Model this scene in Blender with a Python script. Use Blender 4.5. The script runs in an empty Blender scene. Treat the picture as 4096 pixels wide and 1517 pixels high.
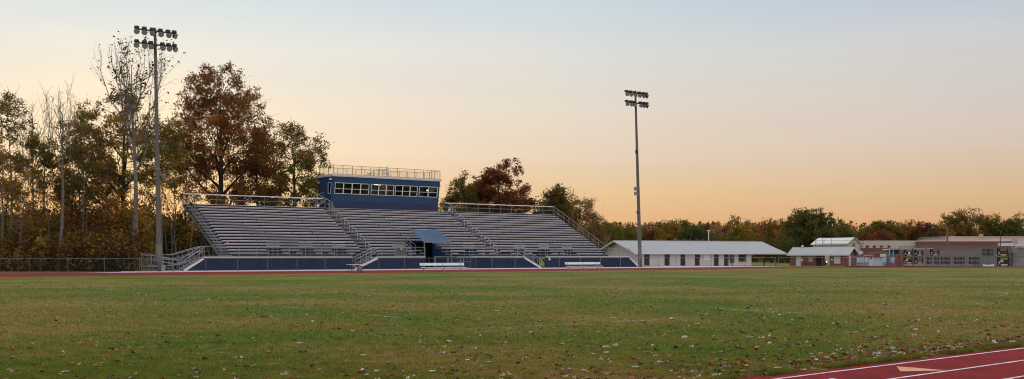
import bpy, math, random
import numpy as np
from mathutils import Vector

# ------------------------------------------------------------------ camera, sky, sun, exposure
scene = bpy.context.scene
COL = scene.collection
F, CX, HZ, CH = 4130.0, 2048.0, 1024.0, 1.45      # focal length (photo px), centre column, horizon row, eye height
FW, RT = (.5867, .8098), (.8098, -.5867)          # camera forward / right on the ground; world X runs along the stand
cam_d = bpy.data.cameras.new('camera'); cam = bpy.data.objects.new('camera', cam_d); COL.objects.link(cam)
cam.location = (0, 0, CH); cam.rotation_euler = (math.pi/2, 0, -math.atan2(.5867, .8098))
cam_d.sensor_width = 36; cam_d.lens = 36*F/4096; cam_d.shift_y = 0.0648; cam_d.clip_start = .1; cam_d.clip_end = 9000
scene.camera = cam
SUN_AZ, SUN_EL = math.radians(15), math.radians(1.2)   # clockwise from +Y
w = bpy.data.worlds.new('World'); scene.world = w; w.use_nodes = True
nt = w.node_tree; nt.nodes.clear()
def N(nt, t, **kw):
    n = nt.nodes.new(t)
    for k, v in kw.items(): setattr(n, k, v)
    return n
out = N(nt, 'ShaderNodeOutputWorld'); bg = N(nt, 'ShaderNodeBackground')
sky = N(nt, 'ShaderNodeTexSky', sky_type='NISHITA', sun_disc=False, sun_elevation=SUN_EL, sun_rotation=SUN_AZ,
        altitude=0, air_density=1.0, dust_density=2.0, ozone_density=1.0)
tc = N(nt, 'ShaderNodeTexCoord'); sep = N(nt, 'ShaderNodeSeparateXYZ')
nt.links.new(tc.outputs['Generated'], sep.inputs[0])
ramp = N(nt, 'ShaderNodeValToRGB'); ramp.color_ramp.interpolation = 'EASE'
def srgb(r, g, b):
    f = lambda c: (c/255/12.92) if c <= 10 else ((c/255+.055)/1.055)**2.4
    return (f(r), f(g), f(b), 1)
def ramp_set(rp, stops):
    while len(rp.color_ramp.elements) > 1: rp.color_ramp.elements.remove(rp.color_ramp.elements[-1])
    rp.color_ramp.elements[0].position = stops[0][0]; rp.color_ramp.elements[0].color = stops[0][1]
    for p, c in stops[1:]: e = rp.color_ramp.elements.new(p); e.color = c
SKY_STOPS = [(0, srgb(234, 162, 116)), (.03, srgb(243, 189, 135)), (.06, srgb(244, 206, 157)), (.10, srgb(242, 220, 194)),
             (.15, srgb(237, 226, 211)), (.20, srgb(228, 229, 225)), (.25, srgb(206, 222, 232)), (.40, (1.02, 1.03, 1.02, 1)), (.7, (1.32, 1.32, 1.30, 1)), (1, (1.42, 1.42, 1.43, 1))]  # top stops raised above the frame as added fill light on the ground
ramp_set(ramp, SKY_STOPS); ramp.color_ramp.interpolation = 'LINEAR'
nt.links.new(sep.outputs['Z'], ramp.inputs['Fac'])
# brighter and yellower towards the set sun, dimmer and bluer off it, raised again behind the camera as added fill
dot = N(nt, 'ShaderNodeVectorMath', operation='DOT_PRODUCT')
dot.inputs[1].default_value = (math.sin(SUN_AZ), math.cos(SUN_AZ), 0.0)
nt.links.new(tc.outputs['Generated'], dot.inputs[0])
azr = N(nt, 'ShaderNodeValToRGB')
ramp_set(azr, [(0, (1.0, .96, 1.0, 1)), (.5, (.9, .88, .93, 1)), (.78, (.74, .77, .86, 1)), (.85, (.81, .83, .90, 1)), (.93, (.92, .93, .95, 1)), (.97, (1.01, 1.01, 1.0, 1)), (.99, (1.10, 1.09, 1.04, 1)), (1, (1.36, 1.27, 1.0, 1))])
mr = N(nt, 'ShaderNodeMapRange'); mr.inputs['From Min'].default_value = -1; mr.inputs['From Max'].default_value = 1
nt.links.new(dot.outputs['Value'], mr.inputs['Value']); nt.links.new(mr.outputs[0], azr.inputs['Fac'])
mul = N(nt, 'ShaderNodeMix', data_type='RGBA', blend_type='MULTIPLY'); mul.inputs[0].default_value = 1
nt.links.new(ramp.outputs[0], mul.inputs[6]); nt.links.new(azr.outputs[0], mul.inputs[7])
sky_s = N(nt, 'ShaderNodeMix', data_type='RGBA', blend_type='MULTIPLY'); sky_s.inputs[0].default_value = 1
nt.links.new(sky.outputs[0], sky_s.inputs[6]); sky_s.inputs[7].default_value = (.7, .7, .7, 1)
lift = N(nt, 'ShaderNodeMix', data_type='RGBA', blend_type='MULTIPLY'); lift.inputs[0].default_value = 1
cn = N(nt, 'ShaderNodeTexNoise'); cn.inputs['Scale'].default_value = 2.2; cn.inputs['Detail'].default_value = 5; cmp_ = N(nt, 'ShaderNodeMapping'); cmp_.inputs['Scale'].default_value = (1, 1, 9)
nt.links.new(tc.outputs['Generated'], cmp_.inputs[0]); nt.links.new(cmp_.outputs[0], cn.inputs[0])
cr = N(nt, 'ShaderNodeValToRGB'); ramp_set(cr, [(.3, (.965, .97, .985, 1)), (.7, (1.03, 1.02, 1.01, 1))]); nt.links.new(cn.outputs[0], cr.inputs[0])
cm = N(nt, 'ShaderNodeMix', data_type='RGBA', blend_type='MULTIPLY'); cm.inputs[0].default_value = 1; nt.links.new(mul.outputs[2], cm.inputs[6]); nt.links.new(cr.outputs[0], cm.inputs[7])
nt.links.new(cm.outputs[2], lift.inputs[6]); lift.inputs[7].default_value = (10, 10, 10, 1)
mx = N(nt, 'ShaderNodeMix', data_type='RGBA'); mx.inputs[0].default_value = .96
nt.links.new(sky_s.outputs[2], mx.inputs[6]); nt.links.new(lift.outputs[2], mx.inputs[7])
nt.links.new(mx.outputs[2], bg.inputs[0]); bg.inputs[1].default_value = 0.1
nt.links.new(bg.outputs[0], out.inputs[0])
sun_d = bpy.data.lights.new('sun', 'SUN'); sun = bpy.data.objects.new('sun', sun_d); COL.objects.link(sun)
sun_d.energy = 0.25; sun_d.angle = math.radians(4); sun_d.color = (1, .68, .42)
sun.rotation_euler = (math.pi/2-SUN_EL, 0, math.pi-SUN_AZ)
sun.rotation_euler = Vector((math.sin(SUN_AZ)*math.cos(SUN_EL), math.cos(SUN_AZ)*math.cos(SUN_EL), math.sin(SUN_EL))).to_track_quat('Z', 'Y').to_euler()
scene.render.engine = 'CYCLES'
scene.view_settings.view_transform = 'Standard'; scene.view_settings.look = 'None'
scene.view_settings.exposure = 0.0; scene.view_settings.gamma = 1
scene.cycles.filter_width = 1.1; scene.cycles.transparent_max_bounces = 32; scene.cycles.max_bounces = 5

# ------------------------------------------------------------------ helpers
def CW(px, z):
    """ground point seen in photo column px at z metres of depth"""
    a = (px-CX)/F
    return (z*(RT[0]*a+FW[0]), z*(RT[1]*a+FW[1]))
def XY(px, Y):
    """world X where photo column px crosses the line y = Y"""
    a = (px-CX)/F
    return Y*(RT[0]*a+FW[0])/(RT[1]*a+FW[1])
def DEP(x, y): return x*FW[0]+y*FW[1]
def HT(py, z): return CH+(HZ-py)*z/F
def ground(x, y):
    r = math.hypot(x, y)
    return -min(.55, max(0, r-150)*.012)

class MB:
    def __init__(s): s.v = []; s.f = []; s.m = []
    def add(s, vs, fs, m=0):
        o = len(s.v); s.v += [tuple(map(float, p)) for p in vs]
        for f in fs: s.f.append([i+o for i in f]); s.m.append(m)
        return s
    def box(s, x0, x1, y0, y1, z0, z1, m=0):
        return s.add([(x0,y0,z0),(x1,y0,z0),(x1,y1,z0),(x0,y1,z0),(x0,y0,z1),(x1,y0,z1),(x1,y1,z1),(x0,y1,z1)],
              [(0,3,2,1),(4,5,6,7),(0,1,5,4),(1,2,6,5),(2,3,7,6),(3,0,4,7)], m)
    def prism(s, poly, d, m=0):
        """closed polygon (3-D points) swept along vector d"""
        n = len(poly); q = [tuple(p[i]+d[i] for i in range(3)) for p in poly]
        return s.add(list(poly)+q, [tuple(range(n))[::-1], tuple(range(n, 2*n))]+[(i, (i+1) % n, n+(i+1) % n, n+i) for i in range(n)], m)
    def bar(s, p, q, r, r2=None, n=6, m=0, cap=True):
        p = Vector(p); q = Vector(q); r2 = r if r2 is None else r2
        d = (q-p)
        if d.length < 1e-6: return s
        d.normalize(); a = d.orthogonal().normalized(); b = d.cross(a)
        vs = []
        for c, rr in ((p, r), (q, r2)):
            for k in range(n):
                t = 2*math.pi*(k+.5)/n; vs.append(c+a*rr*math.cos(t)+b*rr*math.sin(t))
        fs = [(i, (i+1) % n, n+(i+1) % n, n+i) for i in range(n)]
        if cap: fs += [tuple(range(n))[::-1], tuple(range(n, 2*n))]
        return s.add(vs, fs, m)
    def path(s, pts, r, n=6, m=0):
        for a, b in zip(pts[:-1], pts[1:]): s.bar(a, b, r, n=n, m=m)
        return s
    def lathe(s, prof, c=(0,0,0), n=12, m=0, ax=None):
        """profile [(r, h)] turned about +z at c, or about vector ax"""
        ax = Vector(ax or (0,0,1)).normalized(); a = ax.orthogonal().normalized(); b = ax.cross(a); c = Vector(c)
        vs = [c+ax*h+a*r*math.cos(2*math.pi*k/n)+b*r*math.sin(2*math.pi*k/n) for r, h in prof for k in range(n)]
        fs = [(j*n+i, j*n+(i+1) % n, (j+1)*n+(i+1) % n, (j+1)*n+i) for j in range(len(prof)-1) for i in range(n)]
        return s.add(vs, fs, m)
    def sheet(s, poly, m=0): return s.add(poly, [tuple(range(len(poly)))], m)
def wpos(o):
    p = Vector((0,0,0))
    while o: p += o.location; o = o.parent
    return p
def link(name, mb, mats, parent=None, smooth=False, local=False):
    me = bpy.data.meshes.new(name)
    off = Vector((0,0,0)) if (parent is None or local) else wpos(parent)
    me.from_pydata([(v[0]-off.x, v[1]-off.y, v[2]-off.z) for v in mb.v], [], mb.f)
    if not isinstance(mats, (list, tuple)): mats = [mats]
    for m in mats: me.materials.append(m)
    if len(mats) > 1: me.polygons.foreach_set('material_index', mb.m)
    if smooth: me.polygons.foreach_set('use_smooth', [True]*len(me.polygons))
    me.update()
    o = bpy.data.objects.new(name, me); COL.objects.link(o)
    if parent: o.parent = parent
    return o
def tag(o, label=None, cat=None, group=None, kind=None):
    if label: o['label'] = label
    if cat: o['category'] = cat
    if group: o['group'] = group
    if kind: o['kind'] = kind
    return o
def thing(name, label, cat, loc=(0,0,0), rz=0, group=None):
    o = bpy.data.objects.new(name, None); COL.objects.link(o); o.location = loc; o.rotation_euler = (0,0,rz)
    o.empty_display_size = .2
    return tag(o, label, cat, group)
def copy_tree(o, parent=None):
    c = o.copy(); COL.objects.link(c); c.parent = parent
    for ch in o.children: copy_tree(ch, c)
    return c

# ------------------------------------------------------------------ materials
MATS = {}
def mat(name, col, rough=.6, metal=0, var=.15, scale=4, col2=None, bump=0, bscale=None, coord='Object', stretch=None, spec=.4, trans=0, detail=4):
    if name in MATS: return MATS[name]
    m = bpy.data.materials.new(name); m.use_nodes = True; t = m.node_tree; b = t.nodes['Principled BSDF']
    b.inputs['Roughness'].default_value = rough; b.inputs['Metallic'].default_value = metal
    b.inputs['Specular IOR Level'].default_value = spec
    tc = N(t, 'ShaderNodeTexCoord'); mp = N(t, 'ShaderNodeMapping')
    t.links.new(tc.outputs[coord], mp.inputs[0])
    if stretch: mp.inputs['Scale'].default_value = stretch
    nz = N(t, 'ShaderNodeTexNoise'); nz.inputs['Scale'].default_value = scale; nz.inputs['Detail'].default_value = detail
    t.links.new(mp.outputs[0], nz.inputs[0])
    r = N(t, 'ShaderNodeValToRGB')
    c2 = col2 or tuple(min(1, c*(1+var)) for c in col)
    c1 = col if col2 else tuple(c*(1-var) for c in col)
    ramp_set(r, [(.32, (*c1, 1)), (.68, (*c2, 1))])
    t.links.new(nz.outputs[0], r.inputs[0]); t.links.new(r.outputs[0], b.inputs['Base Color'])
    if bump:
        bp = N(t, 'ShaderNodeBump'); bp.inputs['Strength'].default_value = bump; bp.inputs['Distance'].default_value = .02
        n2 = N(t, 'ShaderNodeTexNoise'); n2.inputs['Scale'].default_value = bscale or scale*6
        t.links.new(mp.outputs[0], n2.inputs[0]); t.links.new(n2.outputs[0], bp.inputs['Height']); t.links.new(bp.outputs[0], b.inputs['Normal'])
    if trans:
        tr = N(t, 'ShaderNodeBsdfTranslucent'); ms = N(t, 'ShaderNodeMixShader'); ms.inputs[0].default_value = trans
        t.links.new(r.outputs[0], tr.inputs[0]); t.links.new(b.outputs[0], ms.inputs[1]); t.links.new(tr.outputs[0], ms.inputs[2])
        t.links.new(ms.outputs[0], t.nodes['Material Output'].inputs[0])
    MATS[name] = m
    return m
def emit(name, col, s):
    m = bpy.data.materials.new(name); m.use_nodes = True; b = m.node_tree.nodes['Principled BSDF']
    b.inputs['Base Color'].default_value = (*col, 1); b.inputs['Emission Color'].default_value = (*col, 1); b.inputs['Emission Strength'].default_value = s
    return m
def mathn(t, op, a, b=None):
    n = N(t, 'ShaderNodeMath', operation=op)
    for i, v in enumerate((a, b)):
        if v is None: continue
        if isinstance(v, (int, float)): n.inputs[i].default_value = v
        else: t.links.new(v, n.inputs[i])
    return n.outputs[0]
def ribs(m, axis, period, strength=.6, width=.5, dist=.03):
    """standing ribs: a bump from a sine along one object axis"""
    t = m.node_tree; b = t.nodes['Principled BSDF']
    tc = N(t, 'ShaderNodeTexCoord'); sp = N(t, 'ShaderNodeSeparateXYZ'); t.links.new(tc.outputs['Object'], sp.inputs[0])
    s = mathn(t, 'SINE', mathn(t, 'MULTIPLY', sp.outputs[axis], 2*math.pi/period))
    s = mathn(t, 'GREATER_THAN', s, width)
    bp = N(t, 'ShaderNodeBump'); bp.inputs['Strength'].default_value = strength; bp.inputs['Distance'].default_value = dist
    t.links.new(s, bp.inputs['Height']); t.links.new(bp.outputs[0], b.inputs['Normal'])
    return m
def brick(name, c1, c2, mortar, scale=1):
    m = bpy.data.materials.new(name); m.use_nodes = True; t = m.node_tree; b = t.nodes['Principled BSDF']
    tc = N(t, 'ShaderNodeTexCoord'); mp = N(t, 'ShaderNodeMapping'); sp = N(t, 'ShaderNodeSeparateXYZ'); cb = N(t, 'ShaderNodeCombineXYZ')
    t.links.new(tc.outputs['Object'], sp.inputs[0]); t.links.new(mathn(t, 'ADD', sp.outputs[0], sp.outputs[1]), cb.inputs[0]); t.links.new(sp.outputs[2], cb.inputs[1])
    bk = N(t, 'ShaderNodeTexBrick'); bk.inputs['Color1'].default_value = (*c1, 1); bk.inputs['Color2'].default_value = (*c2, 1); bk.inputs['Mortar'].default_value = (*mortar, 1)
    bk.inputs['Scale'].default_value = scale; bk.inputs['Brick Width'].default_value = .4; bk.inputs['Row Height'].default_value = .16; bk.inputs['Mortar Size'].default_value = .012
    t.links.new(cb.outputs[0], bk.inputs[0])
    nz = N(t, 'ShaderNodeTexNoise'); nz.inputs['Scale'].default_value = .6; t.links.new(tc.outputs['Object'], nz.inputs[0])
    mx = N(t, 'ShaderNodeMix', data_type='RGBA', blend_type='MULTIPLY'); mx.inputs[0].default_value = .5
    t.links.new(bk.outputs[0], mx.inputs[6]); t.links.new(nz.outputs[1], mx.inputs[7]); 
    t.links.new(mx.outputs[2], b.inputs['Base Color']); b.inputs['Roughness'].default_value = .9
    return m
def chainlink(name, col, period=.075, width=.018):
    m = bpy.data.materials.new(name); m.use_nodes = True; t = m.node_tree; b = t.nodes['Principled BSDF']
    b.inputs['Base Color'].default_value = (*col, 1); b.inputs['Roughness'].default_value = .5; b.inputs['Metallic'].default_value = .3
    uv = N(t, 'ShaderNodeUVMap'); sp = N(t, 'ShaderNodeSeparateXYZ'); t.links.new(uv.outputs[0], sp.inputs[0])
    u, v = sp.outputs[0], sp.outputs[1]
    k = 1/period
    a = mathn(t, 'LESS_THAN', mathn(t, 'FRACT', mathn(t, 'MULTIPLY', mathn(t, 'ADD', u, v), k)), width)
    c = mathn(t, 'LESS_THAN', mathn(t, 'FRACT', mathn(t, 'MULTIPLY', mathn(t, 'SUBTRACT', u, v), k)), width)
    al = mathn(t, 'MAXIMUM', a, c)
    t.links.new(al, b.inputs['Alpha'])
    return m

M_alu   = mat('aluminium', (.36, .37, .39), .42, .35, .1, 3)
M_seat  = mat('seat_aluminium', (.74, .71, .70), .45, .15, .12, 1.5)
M_tread = mat('tread_aluminium', (.52, .51, .52), .5, .2, .12, 2)
M_galv  = mat('galvanised_steel', (.22, .25, .265), .5, .4, .15, 5)
M_galvd = mat('weathered_steel', (.13, .145, .15), .6, .3, .2, 5)
M_navy  = mat('navy_steel_panel', (.017, .029, .064), .6, 0, .12, .8, spec=.15)
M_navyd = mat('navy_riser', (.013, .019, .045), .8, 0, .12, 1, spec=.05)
M_blue  = ribs(mat('blue_metal_siding', (.014, .058, .138), .5, 0, .06, .5), 0, .3, .5, .8)
M_base  = mat('press_box_base_blue', (.015, .027, .085), .5, 0, .08, 1)
M_white = mat('white_paint', (.72, .73, .76), .5, 0, .06, 3)
M_fasc  = mat('roof_fascia_white', (.62, .62, .62), .5, 0, .06, 3)
M_glass = None
def glassmat():
    m = bpy.data.materials.new('window_glass'); m.use_nodes = True; t = m.node_tree; t.nodes.clear()
    o = N(t, 'ShaderNodeOutputMaterial'); g = N(t, 'ShaderNodeBsdfGlossy'); g.inputs[0].default_value = (.9, .95, 1, 1); g.inputs['Roughness'].default_value = .03
    tr = N(t, 'ShaderNodeBsdfTransparent'); tr.inputs[0].default_value = (.72, .76, .74, 1); mxs = N(t, 'ShaderNodeMixShader')
    fr = N(t, 'ShaderNodeFresnel'); fr.inputs[0].default_value = 1.22
    t.links.new(fr.outputs[0], mxs.inputs[0]); t.links.new(tr.outputs[0], mxs.inputs[1]); t.links.new(g.outputs[0], mxs.inputs[2]); t.links.new(mxs.outputs[0], o.inputs[0])
    return m
M_glass = glassmat()
M_awn   = mat('blue_awning_fabric', (.055, .100, .180), .85, 0, .1, 1.2)
M_pole  = mat('weathered_pole', (.135, .125, .115), .8, 0, .15, 2, stretch=(6, 6, .4))
M_steel = mat('dark_steel', (.05, .06, .065), .5, .3, .2, 5)
M_lens  = mat('lamp_lens', (.30, .30, .32), .25, .3, .1, 5)
M_link  = chainlink('chain_link', (.16, .18, .19))
M_linkd = chainlink('chain_link_dark', (.06, .065, .065), .075, .06)
M_conc  = mat('concrete_paving', (.42, .42, .46), .85, 0, .12, .7, bump=.2)
M_track = mat('red_rubber_track', (.205, .017, .018), .9, 0, .22, 2.2, bump=.8, bscale=90, spec=.12, detail=10)
M_line  = mat('white_track_line', (.42, .30, .32), .8, 0, .1, 7, col2=(.72, .70, .72), detail=8)
M_arrow = mat('tan_track_arrow', (.55, .27, .17), .8, 0, .1, 8)
M_wall1 = mat('cream_block_wall', (.55, .48, .45), .8, 0, .05, .8)
M_roof  = ribs(mat('pale_metal_roof', (.29, .31, .31), .45, .2, .05, .6), 0, .45, .5, .8)
M_door  = mat('dark_navy_door', (.011, .014, .022), .5, 0, .1, 2)
M_brick = brick('red_brick', (.30, .085, .055), (.22, .065, .05), (.24, .17, .15), 1)
M_bandb = mat('tan_block_band', (.36, .28, .23), .85, 0, .1, 2)
M_cream = ribs(mat('cream_metal_panel', (.50, .46, .38), .6, 0, .05, .3), 0, .9, .4, .8)
M_bench = mat('bench_aluminium', (.74, .76, .80), .4, .1, .06, 3)
M_black = mat('black_paint', (.012, .012, .014), .6, 0, .2, 5)

# ------------------------------------------------------------------ ground, track, paving
def lawn_mat(name, blade=False):
    m = bpy.data.materials.new(name); m.use_nodes = True; t = m.node_tree; b = t.nodes['Principled BSDF']
    b.inputs['Roughness'].default_value = .95; b.inputs['Specular IOR Level'].default_value = .1
    tc = N(t, 'ShaderNodeTexCoord')
    def noise(sc, det, stretch):
        mp = N(t, 'ShaderNodeMapping'); mp.inputs['Scale'].default_value = stretch; mp.inputs['Rotation'].default_value = (0, 0, .6)
        t.links.new(tc.outputs['Object'], mp.inputs[0])
        n = N(t, 'ShaderNodeTexNoise'); n.inputs['Scale'].default_value = sc; n.inputs['Detail'].default_value = det; n.inputs['Roughness'].default_value = .6
        t.links.new(mp.outputs[0], n.inputs[0]); return n.outputs[0]
    r1 = N(t, 'ShaderNodeValToRGB'); ramp_set(r1, [(.38, (.076, .122, .016, 1)), (.50, (.128, .132, .024, 1)), (.61, (.190, .150, .044, 1))])
    t.links.new(noise(.12, 5, (1, 1, 1)), r1.inputs[0])
    r2 = N(t, 'ShaderNodeValToRGB'); ramp_set(r2, [(.3, (.62, .66, .6, 1)), (.7, (1.3, 1.25, 1.3, 1))])
    t.links.new(noise(3.0, 6, (1, 1, 1)), r2.inputs[0])
    mx = N(t, 'ShaderNodeMix', data_type='RGBA', blend_type='MULTIPLY'); mx.inputs[0].default_value = 1
    t.links.new(r1.outputs[0], mx.inputs[6]); t.links.new(r2.outputs[0], mx.inputs[7])
    r3 = N(t, 'ShaderNodeValToRGB'); ramp_set(r3, [(.3, (.75, .75, .75, 1)), (.7, (1.3, 1.3, 1.25, 1))])
    t.links.new(noise(28, 3, (1, 1, 1)), r3.inputs[0])
    mx2 = N(t, 'ShaderNodeMix', data_type='RGBA', blend_type='MULTIPLY'); mx2.inputs[0].default_value = 1
    t.links.new(mx.outputs[2], mx2.inputs[6]); t.links.new(r3.outputs[0], mx2.inputs[7])
    t.links.new(mx2.outputs[2], b.inputs['Base Color'])
    if blade:
        ms = N(t, 'ShaderNodeMixShader'); ms.inputs[0].default_value = .4; tl = N(t, 'ShaderNodeBsdfTranslucent')
        g = N(t, 'ShaderNodeMix', data_type='RGBA', blend_type='MULTIPLY'); g.inputs[0].default_value = 1; g.inputs[7].default_value = (1.45, 1.4, 1.3, 1)
        t.links.new(mx2.outputs[2], g.inputs[6]); t.links.new(g.outputs[2], b.inputs['Base Color']); t.links.new(g.outputs[2], tl.inputs[0])
        t.links.new(b.outputs[0], ms.inputs[1]); t.links.new(tl.outputs[0], ms.inputs[2]); t.links.new(ms.outputs[0], t.nodes['Material Output'].inputs[0])
    if not blade:
        bp = N(t, 'ShaderNodeBump'); bp.inputs['Strength'].default_value = .8; bp.inputs['Distance'].default_value = .03
        t.links.new(noise(22, 5, (1, 1, 1)), bp.inputs['Height']); t.links.new(bp.outputs[0], b.inputs['Normal'])
    return m
M_lawn = lawn_mat('lawn'); M_blade = lawn_mat('lawn_blades', True)
gc = sorted(set([-4000, -2500, -1500, -900, -600, -400, -300] + list(range(-240, 420, 12)) + [450, 520, 600, 800, 1100, 1600, 2500, 4000]))
mb = MB(); n = len(gc)
mb.add([(x, y, ground(x, y)) for y in gc for x in gc], [(j*n+i, j*n+i+1, (j+1)*n+i+1, (j+1)*n+i) for j in range(n-1) for i in range(n-1)])
tag(link('ground', mb, M_lawn, smooth=True), 'autumn grass sports field and ground reaching the horizon', kind='structure')

OC = (95.5, 43.0); NEAR = lambda x: 8.30+(x-9.7)*.055      # inner edge of the near straight
def ring(r0, r1, z, name, m):
    """running track sheet: far straight, right-hand bend, near straight"""
    inn, ou = [], []
    for X in np.linspace(-60, OC[0], 12): inn.append((X, OC[1]+r0, z)); ou.append((X, OC[1]+r1, z))
    for k in range(1, 37):
        t = math.pi/2-math.pi*k/36
        k2 = k/36
        yb = 0.0
        inn.append((OC[0]+r0*math.cos(t), OC[1]+r0*math.sin(t), z)); ou.append((OC[0]+r1*math.cos(t), OC[1]+r1*math.sin(t), z))
    mb = MB(); v = inn+ou; k = len(inn)
    mb.add(v, [(i, i+1, k+i+1, k+i) for i in range(k-1)])
    return link(name, mb, m)
tr = ring(35, 48.4, .006, 'running_track', M_track); tag(tr, kind='structure')
# near straight: grass edge wanders a little where turf creeps over the rubber
rng = random.Random(3)
mb = MB(); xs = np.r_[np.arange(-60, 2, .5), np.arange(2, 30, .045), np.arange(30, 96, .5)]; top = []
for x in xs: top.append((float(x), NEAR(x)+.07*math.sin(x*2.1)*math.sin(x*.73)+.05*math.sin(x*7.3+1)+rng.uniform(-.045, .03) if x < 40 else NEAR(x), .006))
bot = [(float(x), -7.0, .006) for x in xs]; k = len(xs)
mb.add(top+bot, [(k+i, k+i+1, i+1, i) for i in range(k-1)])
tag(link('running_track_near', mb, M_track), kind='structure')
def strip(p, q, wd, z, name, m):
    p = Vector((*p, z)); q = Vector((*q, z)); d = (q-p).normalized(); s = Vector((-d.y, d.x, 0))*wd/2
    mb = MB(); mb.sheet([p-s, q-s, q+s, p+s]); return tag(link(name, mb, m), kind='structure')
for i in range(5):
    y0 = 7.98-i*.86
    strip((4, y0-5.7*.062), (60, y0+50.3*.062), .055, .011, 'track_line', M_line)
for r in (36.0, 38.0, 40.0): # far lane lines
    pass
def px_ground(px, py, z0=0.011):
    z = F*(CH-z0)/(py-HZ); x, y = CW(px, z); return (x, y, z0)
mb = MB(); mb.sheet([px_ground(3586, 1466), px_ground(3602, 1486), px_ground(3694, 1485), px_ground(3785, 1482), px_ground(3660, 1471)][::-1])
tag(link('track_arrow', mb, M_arrow), kind='structure')
mb = MB(); mb.sheet([px_ground(3310, 1514), px_ground(3345, 1517.5), px_ground(3350, 1530), px_ground(3390, 1525), px_ground(3330, 1513)][::-1])
tag(link('track_arrow_white', mb, M_line), kind='structure')
mb = MB(); mb.sheet([(21, 91.46, .010), (112, 91.46, .010), (111, 96, .010), (98, 97, .010), (98, 99.8, .010), (33, 102.5, .010), (27.5, 102.5, .010), (26, 95.5, .010)])
mb.sheet([(98, 97, .008), (110, 96, .008), (111, 101, .008), (101, 110, .008), (98, 112, .008)])
pxs = list(range(2440, 3060, 40)); zs = [146, 149, 152, 156, 160, 164, 168, 172, 176]
k = len(pxs); mb.add([(*CW(px, z), ground(*CW(px, z))+.055) for z in zs for px in pxs], [(j*k+i, j*k+i+1, (j+1)*k+i+1, (j+1)*k+i) for j in range(len(zs)-1) for i in range(k-1)])
tag(link('paving', mb, M_conc), kind='structure')
mb = MB(); mb.sheet([(-80, 91.46, .012), (20.9, 91.46, .012), (25.9, 95.6, .012), (27.4, 102.6, .012), (33, 102.6, .012), (33, 130, .012), (-80, 130, .012)])
tag(link('woodland_floor', mb, mat('leaf_covered_soil', (.045, .030, .018), .95, 0, 0, 5, col2=(.13, .075, .03), bump=.5)), kind='structure')
mb = MB(); pxs = list(range(3380, 4361, 49)); zs = [143.5, 148, 155, 165, 176, 188, 200, 220, 250, 300]
vs = [(*CW(px, z), ground(*CW(px, z))+.06) for z in zs for px in pxs]; k = len(pxs)
mb.add(vs, [(j*k+i, j*k+i+1, (j+1)*k+i+1, (j+1)*k+i) for j in range(len(zs)-1) for i in range(k-1)])
tag(link('car_park', mb, mat('worn_asphalt', (.085, .080, .074), .9, 0, .25, .4, bump=.3)), kind='structure')
# worn chalk lines on the field
def chalk_mat():
    m = bpy.data.materials.new('worn_field_chalk'); m.use_nodes = True; t = m.node_tree; b = t.nodes['Principled BSDF']
    b.inputs['Base Color'].default_value = (.42, .50, .47, 1); b.inputs['Roughness'].default_value = .9
    tc = N(t, 'ShaderNodeTexCoord'); n1 = N(t, 'ShaderNodeTexNoise'); n1.inputs['Scale'].default_value = 9; n1.inputs['Detail'].default_value = 5
    n2 = N(t, 'ShaderNodeTexNoise'); n2.inputs['Scale'].default_value = .35
    for n_ in (n1, n2): t.links.new(tc.outputs['Object'], n_.inputs[0])
    r1 = N(t, 'ShaderNodeMapRange'); r1.inputs['From Min'].default_value = .38; r1.inputs['From Max'].default_value = .62
    r2 = N(t, 'ShaderNodeMapRange'); r2.inputs['From Min'].default_value = .45; r2.inputs['From Max'].default_value = .66; r2.inputs['To Max'].default_value = 1
    t.links.new(n1.outputs[0], r1.inputs[0]); t.links.new(n2.outputs[0], r2.inputs[0])
    t.links.new(mathn(t, 'MULTIPLY', r1.outputs[0], r2.outputs[0]), b.inputs['Alpha'])
    return m
M_chalk = chalk_mat()
for i, x in enumerate(np.arange(12, 92, 9.14)): strip((x, 16.5), (x, 66), .14, .007, 'yard_line', M_chalk)
for y in (17.0, 34, 50, 66): strip((8, y), (92, y), .16, .009, 'field_line', M_chalk)

# near grass blades and leaf litter
def quick_mesh(name, V, loops, per, mats, mi=None, parent=None):
    me = bpy.data.meshes.new(name); nf = len(loops)//per
    me.vertices.add(len(V)); me.vertices.foreach_set('co', V.astype(np.float32).ravel())
    me.loops.add(len(loops)); me.loops.foreach_set('vertex_index', loops.astype(np.int32))
    me.polygons.add(nf); me.polygons.foreach_set('loop_start', np.arange(0, nf*per, per, dtype=np.int32))
    for m in mats: me.materials.append(m)
    if mi is not None: me.polygons.foreach_set('material_index', mi.astype(np.int32))
    me.update(); me.validate()
    o = bpy.data.objects.new(name, me); COL.objects.link(o); o.parent = parent
    return o
R = np.random.default_rng(5)
def scatter(n, z0, z1, amax=.56, pw=1.0):
    u = R.random(n); z = (z0**-pw+(z1**-pw-z0**-pw)*u)**(-1/pw)
    a = R.uniform(-amax, amax, n)
    return z*(RT[0]*a+FW[0]), z*(RT[1]*a+FW[1]), z
gx, gy, gz = scatter(380000, 10.8, 95, pw=1.15)
k = gy > (8.30+(gx-9.7)*.055); gx, gy, gz = gx[k], gy[k], gz[k]
n = len(gx); edge = np.clip(1.0-(gy-(8.30+(gx-9.7)*.055))/.35, 0, 1)
hgt = R.uniform(.02, .045, n)*(1+1.3*edge*R.random(n)); wd = R.uniform(.003, .006, n)*np.clip(gz/16, 1, 3); th = R.uniform(0, 6.28, n); ln = R.uniform(0, .03, n)
V = np.empty((n, 3, 3)); dx, dy = np.cos(th)*wd, np.sin(th)*wd
V[:, 0] = np.c_[gx-dx, gy-dy, np.zeros(n)]; V[:, 1] = np.c_[gx+dx, gy+dy, np.zeros(n)]
t2 = R.uniform(0, 6.28, n); V[:, 2] = np.c_[gx+np.cos(t2)*ln, gy+np.sin(t2)*ln, hgt]
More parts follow.
